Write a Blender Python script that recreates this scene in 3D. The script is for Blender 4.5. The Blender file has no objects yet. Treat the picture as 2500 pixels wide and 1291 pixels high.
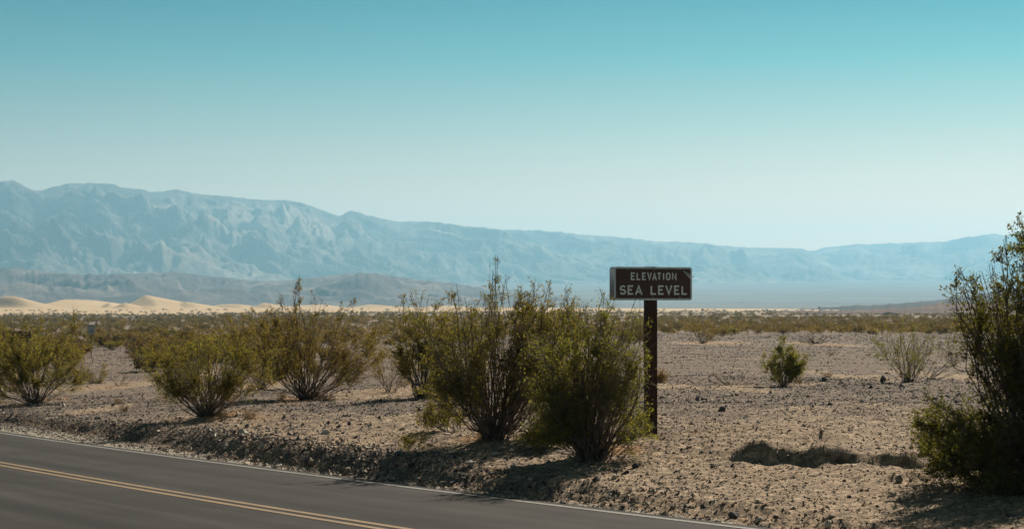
import bpy, math
import numpy as np
from mathutils import kdtree
R_ = math.radians
SC = bpy.context.scene
COL = SC.collection
RNG = np.random.default_rng(7)

# ------------------------------------------------------------------ camera, sky, sun, exposure
SUN_AZ, SUN_EL = 27.0, 35.5
cam = bpy.data.cameras.new('camera'); camo = bpy.data.objects.new('camera', cam); COL.objects.link(camo)
cam.sensor_width = 36; cam.lens = 72; cam.clip_start = .5; cam.clip_end = 200000
camo.rotation_euler = (R_(91.14), 0, 0)
cam.dof.use_dof = True; cam.dof.focus_distance = 30.5; cam.dof.aperture_fstop = 4.5
SC.camera = camo
world = bpy.data.worlds.new("World"); SC.world = world; world.use_nodes = True
nt = world.node_tree; N = nt.nodes; L = nt.links
sky = N.new('ShaderNodeTexSky'); sky.sky_type = 'NISHITA'; sky.sun_disc = False
sky.sun_elevation = R_(SUN_EL); sky.sun_rotation = R_(SUN_AZ)
geo = N.new('ShaderNodeTexCoord'); sep = N.new('ShaderNodeSeparateXYZ'); L.new(geo.outputs['Generated'], sep.inputs[0])
ramp = N.new('ShaderNodeValToRGB'); L.new(sep.outputs['Z'], ramp.inputs[0])
SKY = [(0.0, (.68, .42, .34)), (.03, (.59, .40, .325)), (.05, (.50, .38, .32)), (.09, (.225, .285, .26)), (.12, (.06, .23, .235)),
       (.148, (.0, .16, .185)), (.22, (.02, .11, .12)), (.4, (.08, .11, .085)), (1.0, (.15, .14, .085))]
cr = ramp.color_ramp
while len(cr.elements) < len(SKY): cr.elements.new(.5)
for e, (p, c) in zip(cr.elements, SKY): e.position = p; e.color = (*c, 1)
mul = N.new('ShaderNodeMix'); mul.data_type = 'RGBA'; mul.blend_type = 'MULTIPLY'; mul.inputs[0].default_value = 1
L.new(sky.outputs[0], mul.inputs[6]); L.new(ramp.outputs[0], mul.inputs[7])
bg = N['Background']; L.new(mul.outputs[2], bg.inputs[0]); bg.inputs[1].default_value = .1
sl = bpy.data.lights.new('sun', 'SUN'); sl.energy = 4.0; sl.angle = R_(.5); sl.color = (1.0, .90, .74)
so = bpy.data.objects.new('sun', sl); COL.objects.link(so)
so.rotation_euler = (R_(90 - SUN_EL), 0, R_(180 - SUN_AZ)); so.location = (0, 0, 50)
SC.view_settings.view_transform = 'Standard'; SC.view_settings.look = 'None'; SC.view_settings.gamma = 1
SC.view_settings.use_curve_mapping = False; SC.view_settings.exposure = 0.8
SC.cycles.use_denoising = True
SC.cycles.volume_bounces = 1; SC.cycles.max_bounces = 8; SC.cycles.transparent_max_bounces = 8
F, HY, CX = 5000., 745., 1250.          # focal length in photo pixels, horizon row, centre column

# ------------------------------------------------------------------ helpers
def lin(r, g, b):
    f = lambda v: v / 12.92 if v <= .04045 else ((v + .055) / 1.055) ** 2.4
    return (f(r / 255), f(g / 255), f(b / 255))
def _h(ix, iy, seed):
    n = (ix.astype(np.int64) * 374761393 + iy.astype(np.int64) * 668265263 + seed * 1442695041) & 0xffffffff
    n = ((n ^ (n >> 13)) * 1274126177) & 0xffffffff
    return ((n ^ (n >> 16)) & 0xffff) / 65535.
def gn(x, y, seed=0):                    # gradient noise, about -1..1
    x = np.asarray(x, float); y = np.asarray(y, float)
    ix = np.floor(x); iy = np.floor(y); fx = x - ix; fy = y - iy
    u = fx * fx * fx * (fx * (fx * 6 - 15) + 10); v = fy * fy * fy * (fy * (fy * 6 - 15) + 10)
    def g(dx, dy):
        a = _h(ix + dx, iy + dy, seed) * 6.2831853
        return np.cos(a) * (fx - dx) + np.sin(a) * (fy - dy)
    return 1.5 * ((g(0, 0) * (1 - u) + g(1, 0) * u) * (1 - v) + (g(0, 1) * (1 - u) + g(1, 1) * u) * v)
def fbm(x, y, octv=4, seed=0, gain=.5, lac=2.03):
    s = 0; a = 1.
    for k in range(octv):
        s = s + a * gn(x, y, seed + k * 17); x = x * lac + 13.7; y = y * lac - 7.1; a *= gain
    return s
def ridged(x, y, octv=5, seed=0, gain=.5, lac=2.07):
    s = 0; a = 1.; w = 1.
    for k in range(octv):
        n = 1 - np.abs(gn(x, y, seed + k * 31)); n = n * n * w; w = np.clip(n * 1.6, 0, 1)
        s = s + a * n; x = x * lac + 5.3; y = y * lac + 9.2; a *= gain
    return s / 1.9
def ss(a, b, x):
    t = np.clip((x - a) / (b - a), 0, 1); return t * t * (3 - 2 * t)
def tag(o, label=None, cat=None, group=None, kind=None):
    if label: o['label'] = label
    if cat: o['category'] = cat
    if group: o['group'] = group
    if kind: o['kind'] = kind
    return o
def empty(name, loc=(0, 0, 0), rz=0):
    o = bpy.data.objects.new(name, None); COL.objects.link(o); o.location = loc; o.rotation_euler = (0, 0, rz)
    o.empty_display_size = .2; return o
def mesh_np(name, V, Fc, mat=None, smooth=False, attrs=None, mats=None, midx=None):
    """Fc: list of (n,k) arrays"""
    if isinstance(Fc, np.ndarray): Fc = [Fc]
    me = bpy.data.meshes.new(name); V = np.asarray(V, np.float32)
    me.vertices.add(len(V)); me.vertices.foreach_set('co', V.ravel())
    nl = sum(f.size for f in Fc); npl = sum(len(f) for f in Fc)
    me.loops.add(nl); me.polygons.add(npl)
    me.loops.foreach_set('vertex_index', np.concatenate([f.ravel() for f in Fc]).astype(np.int32))
    tot = np.concatenate([np.full(len(f), f.shape[1]) for f in Fc]); st = np.concatenate([[0], np.cumsum(tot)[:-1]])
    me.polygons.foreach_set('loop_start', st.astype(np.int32))
    me.polygons.foreach_set('use_smooth', np.full(npl, smooth))
    if midx is not None: me.polygons.foreach_set('material_index', np.asarray(midx, np.int32))
    for k, a in (attrs or {}).items():
        a = np.asarray(a, np.float32)
        if a.ndim == 1: at = me.attributes.new(k, 'FLOAT', 'POINT'); at.data.foreach_set('value', a)
        else:
            at = me.attributes.new(k, 'FLOAT_COLOR', 'POINT')
            at.data.foreach_set('color', np.concatenate([a, np.ones((len(a), 1), np.float32)], 1).ravel())
    me.update(calc_edges=True); me.validate()
    for m in (mats or ([mat] if mat else [])): me.materials.append(m)
    return me
def link(name, me, parent=None):
    o = bpy.data.objects.new(name, me); COL.objects.link(o)
    if parent: o.parent = parent
    return o
def grid_faces(nr, nc, wrap=False):
    i = np.arange(nr - 1)[:, None] * nc; j = np.arange(nc if wrap else nc - 1)[None, :]; j2 = (j + 1) % nc
    return np.stack([i + j, i + j2, i + nc + j2, i + nc + j], -1).reshape(-1, 4)
class MB:                                 # plain polygon collector
    def __init__(s): s.v = []; s.f = []
    def add(s, vs, fs):
        n = len(s.v); s.v += [tuple(p) for p in vs]; s.f += [tuple(i + n for i in f) for f in fs]
    def box(s, x0, x1, y0, y1, z0, z1):
        s.add([(x, y, z) for z in (z0, z1) for y in (y0, y1) for x in (x0, x1)],
              [(0, 2, 3, 1), (4, 5, 7, 6), (0, 1, 5, 4), (2, 6, 7, 3), (0, 4, 6, 2), (1, 3, 7, 5)])
    def prism(s, prof, y0, y1):           # profile in x,z extruded along y
        n = len(prof)
        s.add([(x, y0, z) for x, z in prof] + [(x, y1, z) for x, z in prof],
              [tuple(range(n)), tuple(range(2 * n - 1, n - 1, -1))] + [(i, i + n, (i + 1) % n + n, (i + 1) % n) for i in range(n)])
    def cyl(s, c, r, h, axis='z', n=12):
        ps = [(r * math.cos(2 * math.pi * i / n), r * math.sin(2 * math.pi * i / n)) for i in range(n)]
        def m(a, b, d): return {'z': (c[0] + a, c[1] + b, c[2] + d), 'y': (c[0] + a, c[1] + d, c[2] + b), 'x': (c[0] + d, c[1] + a, c[2] + b)}[axis]
        s.add([m(a, b, 0) for a, b in ps] + [m(a, b, h) for a, b in ps],
              [tuple(range(n)), tuple(range(2 * n - 1, n - 1, -1))] + [(i, (i + 1) % n, (i + 1) % n + n, i + n) for i in range(n)])
    def build(s, name, mat, parent=None, bevel=0):
        me = bpy.data.meshes.new(name); me.from_pydata(s.v, [], s.f)
        import bmesh
        bm = bmesh.new(); bm.from_mesh(me)
        if bevel: bmesh.ops.bevel(bm, geom=bm.edges[:] , offset=bevel, segments=2, affect='EDGES', profile=.6)
        bmesh.ops.recalc_face_normals(bm, faces=bm.faces[:]); bm.to_mesh(me); bm.free()
        me.materials.append(mat); return link(name, me, parent)

# ------------------------------------------------------------------ materials
def mat(name, col=(.2, .2, .2), rough=.85, spec=.3):
    m = bpy.data.materials.new(name); m.use_nodes = True; b = m.node_tree.nodes['Principled BSDF']
    b.inputs['Base Color'].default_value = (*col, 1); b.inputs['Roughness'].default_value = rough
    b.inputs['Specular IOR Level'].default_value = spec; return m, m.node_tree.nodes, m.node_tree.links, b
def noise(N, L, scale, detail=4, rough=.6, coord=None, dist=0, vec=None):
    n = N.new('ShaderNodeTexNoise'); n.inputs['Scale'].default_value = scale; n.inputs['Detail'].default_value = detail
    n.inputs['Roughness'].default_value = rough; n.inputs['Distortion'].default_value = dist
    if coord is not None: L.new(coord, n.inputs['Vector'])
    return n.outputs['Fac']
def rampn(N, L, fac, stops, interp='LINEAR'):
    r = N.new('ShaderNodeValToRGB'); c = r.color_ramp; c.interpolation = interp
    while len(c.elements) < len(stops): c.elements.new(.5)
    for e, (p, col) in zip(c.elements, stops):
        e.position = p; e.color = (*col, 1) if len(col) == 3 else col
    if fac is not None: L.new(fac, r.inputs[0])
    return r.outputs[0]
def g3(v): return (v, v, v)
def mix(N, L, fac, a, b, mode='MIX'):
    m = N.new('ShaderNodeMix'); m.data_type = 'RGBA'; m.blend_type = mode
    for s, v in ((0, fac), (6, a), (7, b)):
        if hasattr(v, 'links'): L.new(v, m.inputs[s])
        elif s == 0: m.inputs[0].default_value = v
        else: m.inputs[s].default_value = (*v, 1)
    return m.outputs[2]
def math_(N, L, op, a, b=0., clamp=False):
    m = N.new('ShaderNodeMath'); m.operation = op; m.use_clamp = clamp
    for i, v in ((0, a), (1, b)):
        if hasattr(v, 'links'): L.new(v, m.inputs[i])
        else: m.inputs[i].default_value = v
    return m.outputs[0]
def pos(N): return N.new('ShaderNodeNewGeometry').outputs['Position']
def attr(N, name, out='Fac'):
    a = N.new('ShaderNodeAttribute'); a.attribute_name = name; return a.outputs[out]
def bump(N, L, b, h, strength=.5, dist=.02):
    n = N.new('ShaderNodeBump'); n.inputs['Strength'].default_value = strength; n.inputs['Distance'].default_value = dist
    L.new(h, n.inputs['Height']); L.new(n.outputs[0], b.inputs['Normal'])

# ground
M_ground, N_, L_, B_ = mat('desert_ground', rough=.95, spec=.12)
P_ = pos(N_)
fine = noise(N_, L_, 30, 3, .7, P_); mid = noise(N_, L_, 4.5, 5, .65, P_); big = noise(N_, L_, .35, 4, .6, P_)
vast = noise(N_, L_, .004, 5, .6, P_)
grav = rampn(N_, L_, fine, [(.30, (.098, .068, .060)), (.5, (.195, .146, .122)), (.68, (.33, .25, .20))])
grav = mix(N_, L_, rampn(N_, L_, mid, [(.4, g3(0)), (.65, g3(1))]), grav, (.215, .170, .135))
sand = rampn(N_, L_, mid, [(.3, (.21, .146, .100)), (.5, (.34, .248, .172)), (.7, (.49, .37, .262))])
sand = mix(N_, L_, .5, sand, rampn(N_, L_, fine, [(.3, (.135, .094, .066)), (.6, (.44, .33, .235))]))
sm = math_(N_, L_, 'ADD', attr(N_, 'sand'), math_(N_, L_, 'MULTIPLY', math_(N_, L_, 'SUBTRACT', mid, .5), .9), True)
sm = rampn(N_, L_, sm, [(.3, g3(0)), (.62, g3(1))])
c = mix(N_, L_, sm, grav, sand)
c = mix(N_, L_, rampn(N_, L_, math_(N_, L_, 'ADD', attr(N_, 'litter'), math_(N_, L_, 'MULTIPLY', math_(N_, L_, 'SUBTRACT', mid, .5), 1.2), True), [(.35, g3(0)), (.8, g3(.85))]), c, (.34, .19, .095))
c = mix(N_, L_, attr(N_, 'pale'), c, mix(N_, L_, fine, (.30, .255, .205), (.58, .52, .44)))
mpf = N_.new('ShaderNodeMapping'); mpf.inputs['Scale'].default_value = (.0006, .0022, 0); L_.new(P_, mpf.inputs[0])
vst2 = noise(N_, L_, 1, 6, .7, mpf.outputs[0], .5)
farc = mix(N_, L_, .5, rampn(N_, L_, vast, [(.35, (.07, .05, .05)), (.65, (.16, .12, .105))]), rampn(N_, L_, vst2, [(.38, (.04, .032, .034)), (.62, (.24, .185, .16))]))
c = mix(N_, L_, attr(N_, 'far'), c, farc)
spx = noise(N_, L_, 9, 2, .8, P_); spy = noise(N_, L_, 2.2, 3, .8, P_)
c = mix(N_, L_, .75, c, rampn(N_, L_, spx, [(.36, g3(.45)), (.5, g3(1.0)), (.66, g3(1.5))]), 'MULTIPLY')
c = mix(N_, L_, .45, c, rampn(N_, L_, spy, [(.36, g3(.6)), (.5, g3(1.0)), (.66, g3(1.35))]), 'MULTIPLY')
c = mix(N_, L_, .35, c, rampn(N_, L_, big, [(.3, g3(.72)), (.7, g3(1.25))]), 'MULTIPLY')
L_.new(c, B_.inputs['Base Color'])
bump(N_, L_, B_, math_(N_, L_, 'ADD', math_(N_, L_, 'MULTIPLY', fine, .6), mid), 1.0, .06)

# asphalt
M_asph, N_, L_, B_ = mat('asphalt', rough=.9, spec=.15)
uvx = attr(N_, 'across'); uvy = attr(N_, 'along')
cmb = N_.new('ShaderNodeCombineXYZ'); L_.new(math_(N_, L_, 'MULTIPLY', uvx, 2.2), cmb.inputs[0]); L_.new(math_(N_, L_, 'MULTIPLY', uvy, .12), cmb.inputs[1])
streak = noise(N_, L_, 1, 4, .6, cmb.outputs[0])
spk = noise(N_, L_, 60, 2, .7, pos(N_)); blot = noise(N_, L_, .8, 4, .6, pos(N_))
c = rampn(N_, L_, streak, [(.3, (.020, .0175, .018)), (.5, (.033, .029, .029)), (.75, (.056, .049, .048))])
c = mix(N_, L_, .7, c, rampn(N_, L_, spk, [(.3, g3(.6)), (.7, g3(1.4))]), 'MULTIPLY')
c = mix(N_, L_, .8, c, rampn(N_, L_, blot, [(.3, g3(.72)), (.7, g3(1.25))]), 'MULTIPLY')
wt = rampn(N_, L_, attr(N_, 'track'), [(0, g3(1.06)), (1, g3(.70))])
c = mix(N_, L_, 1, c, wt, 'MULTIPLY')
L_.new(c, B_.inputs['Base Color']); bump(N_, L_, B_, spk, .35, .006)
def paint(name, col):
    m, N_, L_, B_ = mat(name, rough=.75)
    w = noise(N_, L_, 22, 5, .75, pos(N_)); w2 = noise(N_, L_, 1.2, 3, .6, pos(N_))
    f = rampn(N_, L_, math_(N_, L_, 'ADD', w, math_(N_, L_, 'MULTIPLY', w2, .5)), [(.45, g3(.9)), (.85, g3(.35))])
    L_.new(mix(N_, L_, f, (.075, .07, .07), col), B_.inputs['Base Color']); return m
M_white = paint('worn_white_paint', (.31, .30, .27)); M_yel = paint('worn_yellow_paint', (.40, .24, .085))

# stones
def stone_mat(name):
    m, N_, L_, B_ = mat(name, rough=.85, spec=.3)
    n = noise(N_, L_, 25, 3, .7, pos(N_))
    L_.new(mix(N_, L_, .6, attr(N_, 'col', 'Color'), rampn(N_, L_, n, [(.3, g3(.6)), (.7, g3(1.4))]), 'MULTIPLY'), B_.inputs['Base Color']); return m
M_stone = stone_mat('stone')
def rock_mat(name, c0, c1):
    m, N_, L_, B_ = mat(name, rough=.85); n = noise(N_, L_, 14, 5, .7, pos(N_))
    L_.new(rampn(N_, L_, n, [(.3, c0), (.7, c1)]), B_.inputs['Base Color']); bump(N_, L_, B_, n, .6, .03); return m
M_rdark = rock_mat('dark_rock', (.035, .035, .042), (.11, .105, .11)); M_rgrey = rock_mat('grey_rock', (.13, .12, .12), (.27, .25, .23))
M_rpale = rock_mat('pale_rock', (.38, .33, .27), (.62, .56, .48)); M_rtan = rock_mat('tan_rock', (.22, .15, .10), (.42, .31, .22))

# foliage
def leaf_mat(name, c0, c1, c2, tr=.5):
    m = bpy.data.materials.new(name); m.use_nodes = True; N_ = m.node_tree.nodes; L_ = m.node_tree.links
    B_ = N_['Principled BSDF']; B_.inputs['Roughness'].default_value = .7; B_.inputs['Specular IOR Level'].default_value = .12
    n = noise(N_, L_, 5, 4, .7, pos(N_)); c = rampn(N_, L_, math_(N_, L_, 'ADD', math_(N_, L_, 'MULTIPLY', n, .6), math_(N_, L_, 'MULTIPLY', attr(N_, 'v'), .4)), [(.25, c0), (.5, c1), (.75, c2)])
    L_.new(c, B_.inputs['Base Color'])
    t = N_.new('ShaderNodeBsdfTranslucent'); L_.new(mix(N_, L_, 1, c, (1.6, 1.45, .60), 'MULTIPLY'), t.inputs[0])
    mx = N_.new('ShaderNodeMixShader'); mx.inputs[0].default_value = tr
    L_.new(B_.outputs[0], mx.inputs[1]); L_.new(t.outputs[0], mx.inputs[2]); L_.new(mx.outputs[0], N_['Material Output'].inputs[0]); return m
M_leaf = leaf_mat('creosote_leaf', (.105, .100, .031), (.172, .160, .049), (.27, .225, .088))
M_leafgreen = leaf_mat('green_leaf', (.096, .108, .030), (.160, .172, .046), (.27, .24, .083))
M_leafolive = leaf_mat('olive_leaf', (.095, .080, .030), (.165, .135, .046), (.27, .20, .085))
M_leaflight = leaf_mat('light_leaf', (.10, .115, .035), (.17, .18, .055), (.24, .22, .09))
M_leafdark = leaf_mat('dark_leaf', (.060, .068, .022), (.11, .12, .032), (.19, .175, .06))
M_leaffar = leaf_mat('scrub_leaf', (.080, .062, .026), (.145, .110, .042), (.25, .17, .08), .3)
M_scrubdry = leaf_mat('dry_scrub_leaf', (.13, .095, .035), (.22, .16, .06), (.34, .24, .11), .3)
M_leafdry = leaf_mat('dry_leaf', (.20, .13, .06), (.32, .21, .10), (.44, .32, .17), .25)
def bark_mat(name, c0, c1):
    m, N_, L_, B_ = mat(name, rough=.8); n = noise(N_, L_, 9, 4, .7, pos(N_))
    L_.new(rampn(N_, L_, n, [(.35, c0), (.7, c1)]), B_.inputs['Base Color']); return m
M_bark = bark_mat('grey_bark', (.085, .06, .047), (.30, .235, .19)); M_dry = bark_mat('dry_wood', (.20, .135, .085), (.46, .36, .26))
M_straw = bark_mat('straw', (.30, .19, .09), (.52, .37, .2))

# ------------------------------------------------------------------ road curve
Wp = np.array([(0, 1055.4), (128, 1074.6), (256, 1092.3), (385, 1110), (513, 1127), (640, 1143), (880, 1172.8), (1076, 1198.6), (1300, 1225.5), (1410, 1237.7), (1670, 1270), (1800, 1286.6)])
RA, RB, RH = .004, -.018, 1.885
def plane(x, y): return -RH + RA * x + RB * y
d = np.stack([(Wp[:, 0] - CX) / F, np.ones(len(Wp)), -(Wp[:, 1] - HY) / F], 1)
t = RH / -(d[:, 2] - RA * d[:, 0] - RB * d[:, 1]); W3 = d * t[:, None]
qc = np.polyfit(W3[:, 0], W3[:, 1], 2); qd = np.polyder(qc)
xs = np.arange(7, W3[0, 0] - .5, -.25); pts = [(x, np.polyval(qc, x)) for x in xs]
x, y = pts[-1]; th = math.atan2(pts[-1][1] - pts[-2][1], pts[-1][0] - pts[-2][0])      # travelling left, away
for k in range(60): x += .5 * math.cos(th); y += .5 * math.sin(th); pts.append((x, y))
while th > R_(104):
    th -= .5 / 70; x += .5 * math.cos(th); y += .5 * math.sin(th); pts.append((x, y))
for k in range(70): x += 20 * math.cos(th) * 1.; y += 20 * math.sin(th); pts.append((x, y))
x, y = pts[0]; th = math.atan2(pts[0][1] - pts[1][1], pts[0][0] - pts[1][0]); pre = []
for k in range(60): x += (.5 + k * .2) * math.cos(th); y += (.5 + k * .2) * math.sin(th); pre.append((x, y))
WL = np.array(pre[::-1] + pts)                     # far white line, from near right to far left
seg = np.diff(WL, axis=0); tl = seg / np.linalg.norm(seg, axis=1)[:, None]
tan = np.vstack([tl[:1], (tl[1:] + tl[:-1]) / 2, tl[-1:]]); tan /= np.linalg.norm(tan, axis=1)[:, None]
nrm = np.stack([tan[:, 1], -tan[:, 0]], 1)         # travelling left/away: right-hand side = far side
cum = np.concatenate([[0], np.cumsum(np.linalg.norm(seg, axis=1))])
kd = kdtree.KDTree(len(WL))
for i, p in enumerate(WL): kd.insert((p[0], p[1], 0), i)
kd.balance()
def road_s(x, y):
    x = np.atleast_1d(np.asarray(x, float)); y = np.atleast_1d(np.asarray(y, float)); out = np.empty(x.shape)
    near = np.fromiter((kd.find((a, b, 0))[1] for a, b in zip(x.ravel(), y.ravel())), int, x.size).reshape(x.shape)
    dx = x - WL[near, 0]; dy = y - WL[near, 1]
    s = dx * nrm[near, 0] + dy * nrm[near, 1]; r = np.hypot(dx, dy)
    return np.where(r > 6, np.sign(s) * r, s)
LWL, LWR = 2.97, .22
lp = np.log([5, 15, 24, 30, 40, 50, 80, 120, 170, 300, 600, 1200, 3000, 6000, 9000, 14000, 20000, 30000])
zl = [-2.0, -2.0, -1.92, -2.0, -2.26, -2.52, -3.15, -3.75, -4.35, -5.6, -7.2, -9.2, -12.5, -14, 20, 215, 330, 420]
rp = np.log([5, 15, 18, 21, 24, 27, 30.7, 40, 60, 100, 200, 400, 800, 2000, 6000, 9000, 14000, 20000, 30000])
zr = [-2.2, -2.15, -2.12, -2.10, -2.05, -1.98, -1.92, -1.97, -2.15, -2.62, -3.65, -4.8, -5.9, -7.6, -12, 14, 115, 235, 380]
def desert(x, y):
    Y = np.maximum(y, .25 * np.hypot(x, y)); Y = np.maximum(Y, 4); ly = np.log(Y)
    w = ss(-.24, .03, x / Y)
    return np.interp(ly, lp, zl) * (1 - w) + np.interp(ly, rp, zr) * w
def road_z(x, y):
    w = ss(80, 150, y); return plane(x, y) * (1 - w) + (desert(x, y) - .25) * w
BUMPS = []      # (x, y, rx, ry, h, angle)
def ground(x, y, s=None, detail=True):
    x = np.asarray(x, float); y = np.asarray(y, float)
    if s is None: s = road_s(x, y)
    D = desert(x, y); R = road_z(x, y); r = np.hypot(x, y)
    near = 1 - ss(150, 600, r)
    if detail:
        D = D + near * (.10 * fbm(x * .22, y * .22, 3, 3) * ss(2, 7, s) + .03 * fbm(x * 1.1, y * 1.1, 3, 9)) + .020 * ss(60, 40, r) * fbm(x * 3.6, y * 2.4, 3, 19) + (1 - near) * 1.2 * fbm(x / 150, y / 150, 3, 5) * ss(600, 1500, r) * (1 - ss(5000, 8000, r))
        BM = np.zeros(np.broadcast(x, y).shape)
        for k, (a_, b_, h, wd) in enumerate(BUMPS):
            e_ = b_ - a_; Lb = float(np.hypot(*e_)); e_ = e_ / Lb
            u = (x - a_[0]) * e_[0] + (y - a_[1]) * e_[1]; v = -(x - a_[0]) * e_[1] + (y - a_[1]) * e_[0]
            v = v - .22 * gn(u * 1.1, u * 0 + k, 40) - .09 * gn(u * 3.7, u * 0 + k, 41) - .05 * fbm(x * 6, y * 6, 2, 43)
            win = ss(-.15, .35, u) * ss(Lb + .15, Lb - .35, u) * np.clip(.92 + .45 * gn(u * 1.35, u * 0 + 7 + k, 45), .12, 1.1)
            BM = np.maximum(BM, h * win * np.where(v < 0, ss(-wd, 0, v), np.exp(-(v / 1.6) ** 2)))
        D = D + BM
    ed = LWR + (.05 * gn(x * 1.3, y * 1.3, 77) if detail else 0)
    q = s - ed
    ws = .18 + 1.05 * ss(-1, -10, x); ws = ws * (1 + (.25 * gn(x * .6, y * .6, 21) if detail else 0))
    wb = .62
    lift = D - R
    g = .60 * ss(0, wb, q - ws) + .40 * ss(wb * .5, wb + 3.2, q - ws)
    z = R - .03 + (lift + .03) * g
    if detail:
        rub = np.exp(-((q - ws - .35) / .5) ** 2) * ss(0, .12, q)
        z = z + rub * (.045 * fbm(x * 2.2, y * 2.2, 3, 12) + .03 * fbm(x * 9, y * 9, 2, 14))
        z = z + ss(.0, .1, q) * .012 * fbm(x * 7, y * 7, 2, 15) * near
    # near side of the road
    p = -(s + 8.7)
    zn = R - .03 + .5 * ss(.3, 6, p) + ss(0, 2, p) * .03 * fbm(x * .8, y * .8, 3, 9)
    zn = np.where(r > 60, np.minimum(zn, -1.7 - .006 * r), zn)
    inroad = R - .06
    out = np.where(q > 0, z, np.where(p > 0, zn, inroad))
    far = ss(900, 1600, r); return out * (1 - far) + desert(x, y) * far if not detail else np.where(r > 1500, D, out)
def at(px, py, Y=None):
    """the place on the ground seen at a photo pixel"""
    Ys = np.exp(np.linspace(math.log(14), math.log(4500), 2600)); xs = (px - CX) / F * Ys
    zr_ = -(py - HY) / F * Ys; g = ground(xs, Ys); i = np.argmax(zr_ <= g)
    if not (zr_ <= g).any(): i = -1
    return np.array([xs[i], Ys[i], g[i]])
def wob(px, Y): return (px - CX) / F * Y

# small eroded ledges to the right of the sign
for (p0, p1, h, wd) in (((1765, 1124), (2275, 1140), .21, .26), ((1905, 1074), (2030, 1068), .17, .26), ((2130, 1178), (2300, 1168), .10, .2)):
    a_ = at(*p0)[:2]; b_ = at(*p1)[:2]; BUMPS.append((a_, b_, h, wd))
PATCH = []      # sand / litter patches (x, y, rx, ry, sand, litter)
def patch(px, py, rxp, ryp, sand_, lit=0):
    a = at(px, py); b = at(px, py - ryp); PATCH.append((a[0], a[1], rxp / F * a[1], abs(b[1] - a[1]) + .05, sand_, lit))
for p in ((260, 945, 90, 12, .9, .5), (640, 938, 90, 10, .9, .5), (560, 905, 120, 16, .8, .4), (930, 955, 130, 14, 1, .4), (255, 998, 70, 8, 1, .3),
          (130, 975, 40, 6, .6, .9), (545, 1012, 45, 8, .6, .9), (640, 1020, 50, 12, .7, .5), (1180, 1066, 70, 10, .6, 1), (1500, 1100, 90, 18, .3, 1),
          (740, 975, 60, 8, .5, .8), (1640, 940, 70, 8, .9, .3), (1800, 945, 90, 7, .8, .3), (2080, 918, 60, 7, 1, .4), (2330, 915, 90, 12, 1, .2),
          (1740, 838, 110, 5, .8, .6), (2000, 838, 60, 4, .8, .6), (1000, 1015, 110, 16, .5, .2), (1230, 1150, 70, 14, .4, .6), (1950, 940, 60, 6, .6, .4)): patch(*p)

# ------------------------------------------------------------------ ground sheet
def build_ground():
    rr = np.unique(np.concatenate([[0.5, 3, 6, 9, 11, 12.5], np.exp(np.arange(math.log(14), math.log(18), .01)), np.exp(np.arange(math.log(18), math.log(34), .0034)), np.exp(np.arange(math.log(34), math.log(60), .0058)),
                                   np.exp(np.arange(math.log(60), math.log(260), .011)), np.exp(np.arange(math.log(260), math.log(4000), .03)), np.exp(np.arange(math.log(4000), math.log(29000), .07)), [29500]]))
    a = np.concatenate([np.linspace(-.285, .285, 400), np.linspace(.285, .75, 44)[1:], np.linspace(.75, 2 * math.pi - .75, 44)[1:-1], np.linspace(2 * math.pi - .75, 2 * math.pi - .285, 44)[:-1]])
    Rr, A = np.meshgrid(rr, a, indexing='ij'); X = Rr * np.sin(A); Y = Rr * np.cos(A)
    S = np.full(X.shape, 500.); m = Rr < 700; S[m] = road_s(X[m], Y[m])
    Z = ground(X, Y, S)
    sandm = .12 + .45 * np.exp(-((S - 2.6) / 2.2) ** 2) * ss(-11, -5, X) + .48 * ss(44, 33, Y) * ss(.5, 4, X) * (S > 0)
    sandm += .35 * fbm(X * .35, Y * .35, 3, 61) * ss(200, 100, Rr) + .3 * ss(400, 1200, Rr) * ss(-.3, .05, X / np.maximum(Y, 1)) + .12 * ss(150, 400, Rr) * ss(.05, -.1, X / np.maximum(Y, 1)) + .5 * ss(1500, 2400, Rr)
    lit = np.zeros(X.shape)
    for (px, py, rx, ry, sv, lv) in PATCH:
        g = np.exp(-(((X - px) / rx) ** 2 + ((Y - py) / ry) ** 2) ** 1.5); sandm += g * sv; lit = np.maximum(lit, g * lv)
    ws = .18 + 1.05 * ss(-1, -10, X); q = S - LWR
    pale = np.where(q > -.3, ss(ws + .25, ws * .6, q), 0) * .95
    lit = np.maximum(lit, .55 * np.exp(-((q - ws - .15) / .14) ** 2) * (Rr < 200))
    pale = np.maximum(pale, .5 * ss(0, -1, S + 8.8)) * (Rr < 700)
    far = ss(2500, 6000, Rr)
    me = mesh_np('ground', np.stack([X, Y, Z], -1).reshape(-1, 3), grid_faces(len(rr), len(a), True)[:, ::-1], M_ground, True,
                 {'sand': np.clip(sandm, 0, 1).ravel(), 'litter': lit.ravel(), 'pale': pale.ravel(), 'far': far.ravel()})
    tag(link('ground', me), kind='structure')
build_ground()

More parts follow.
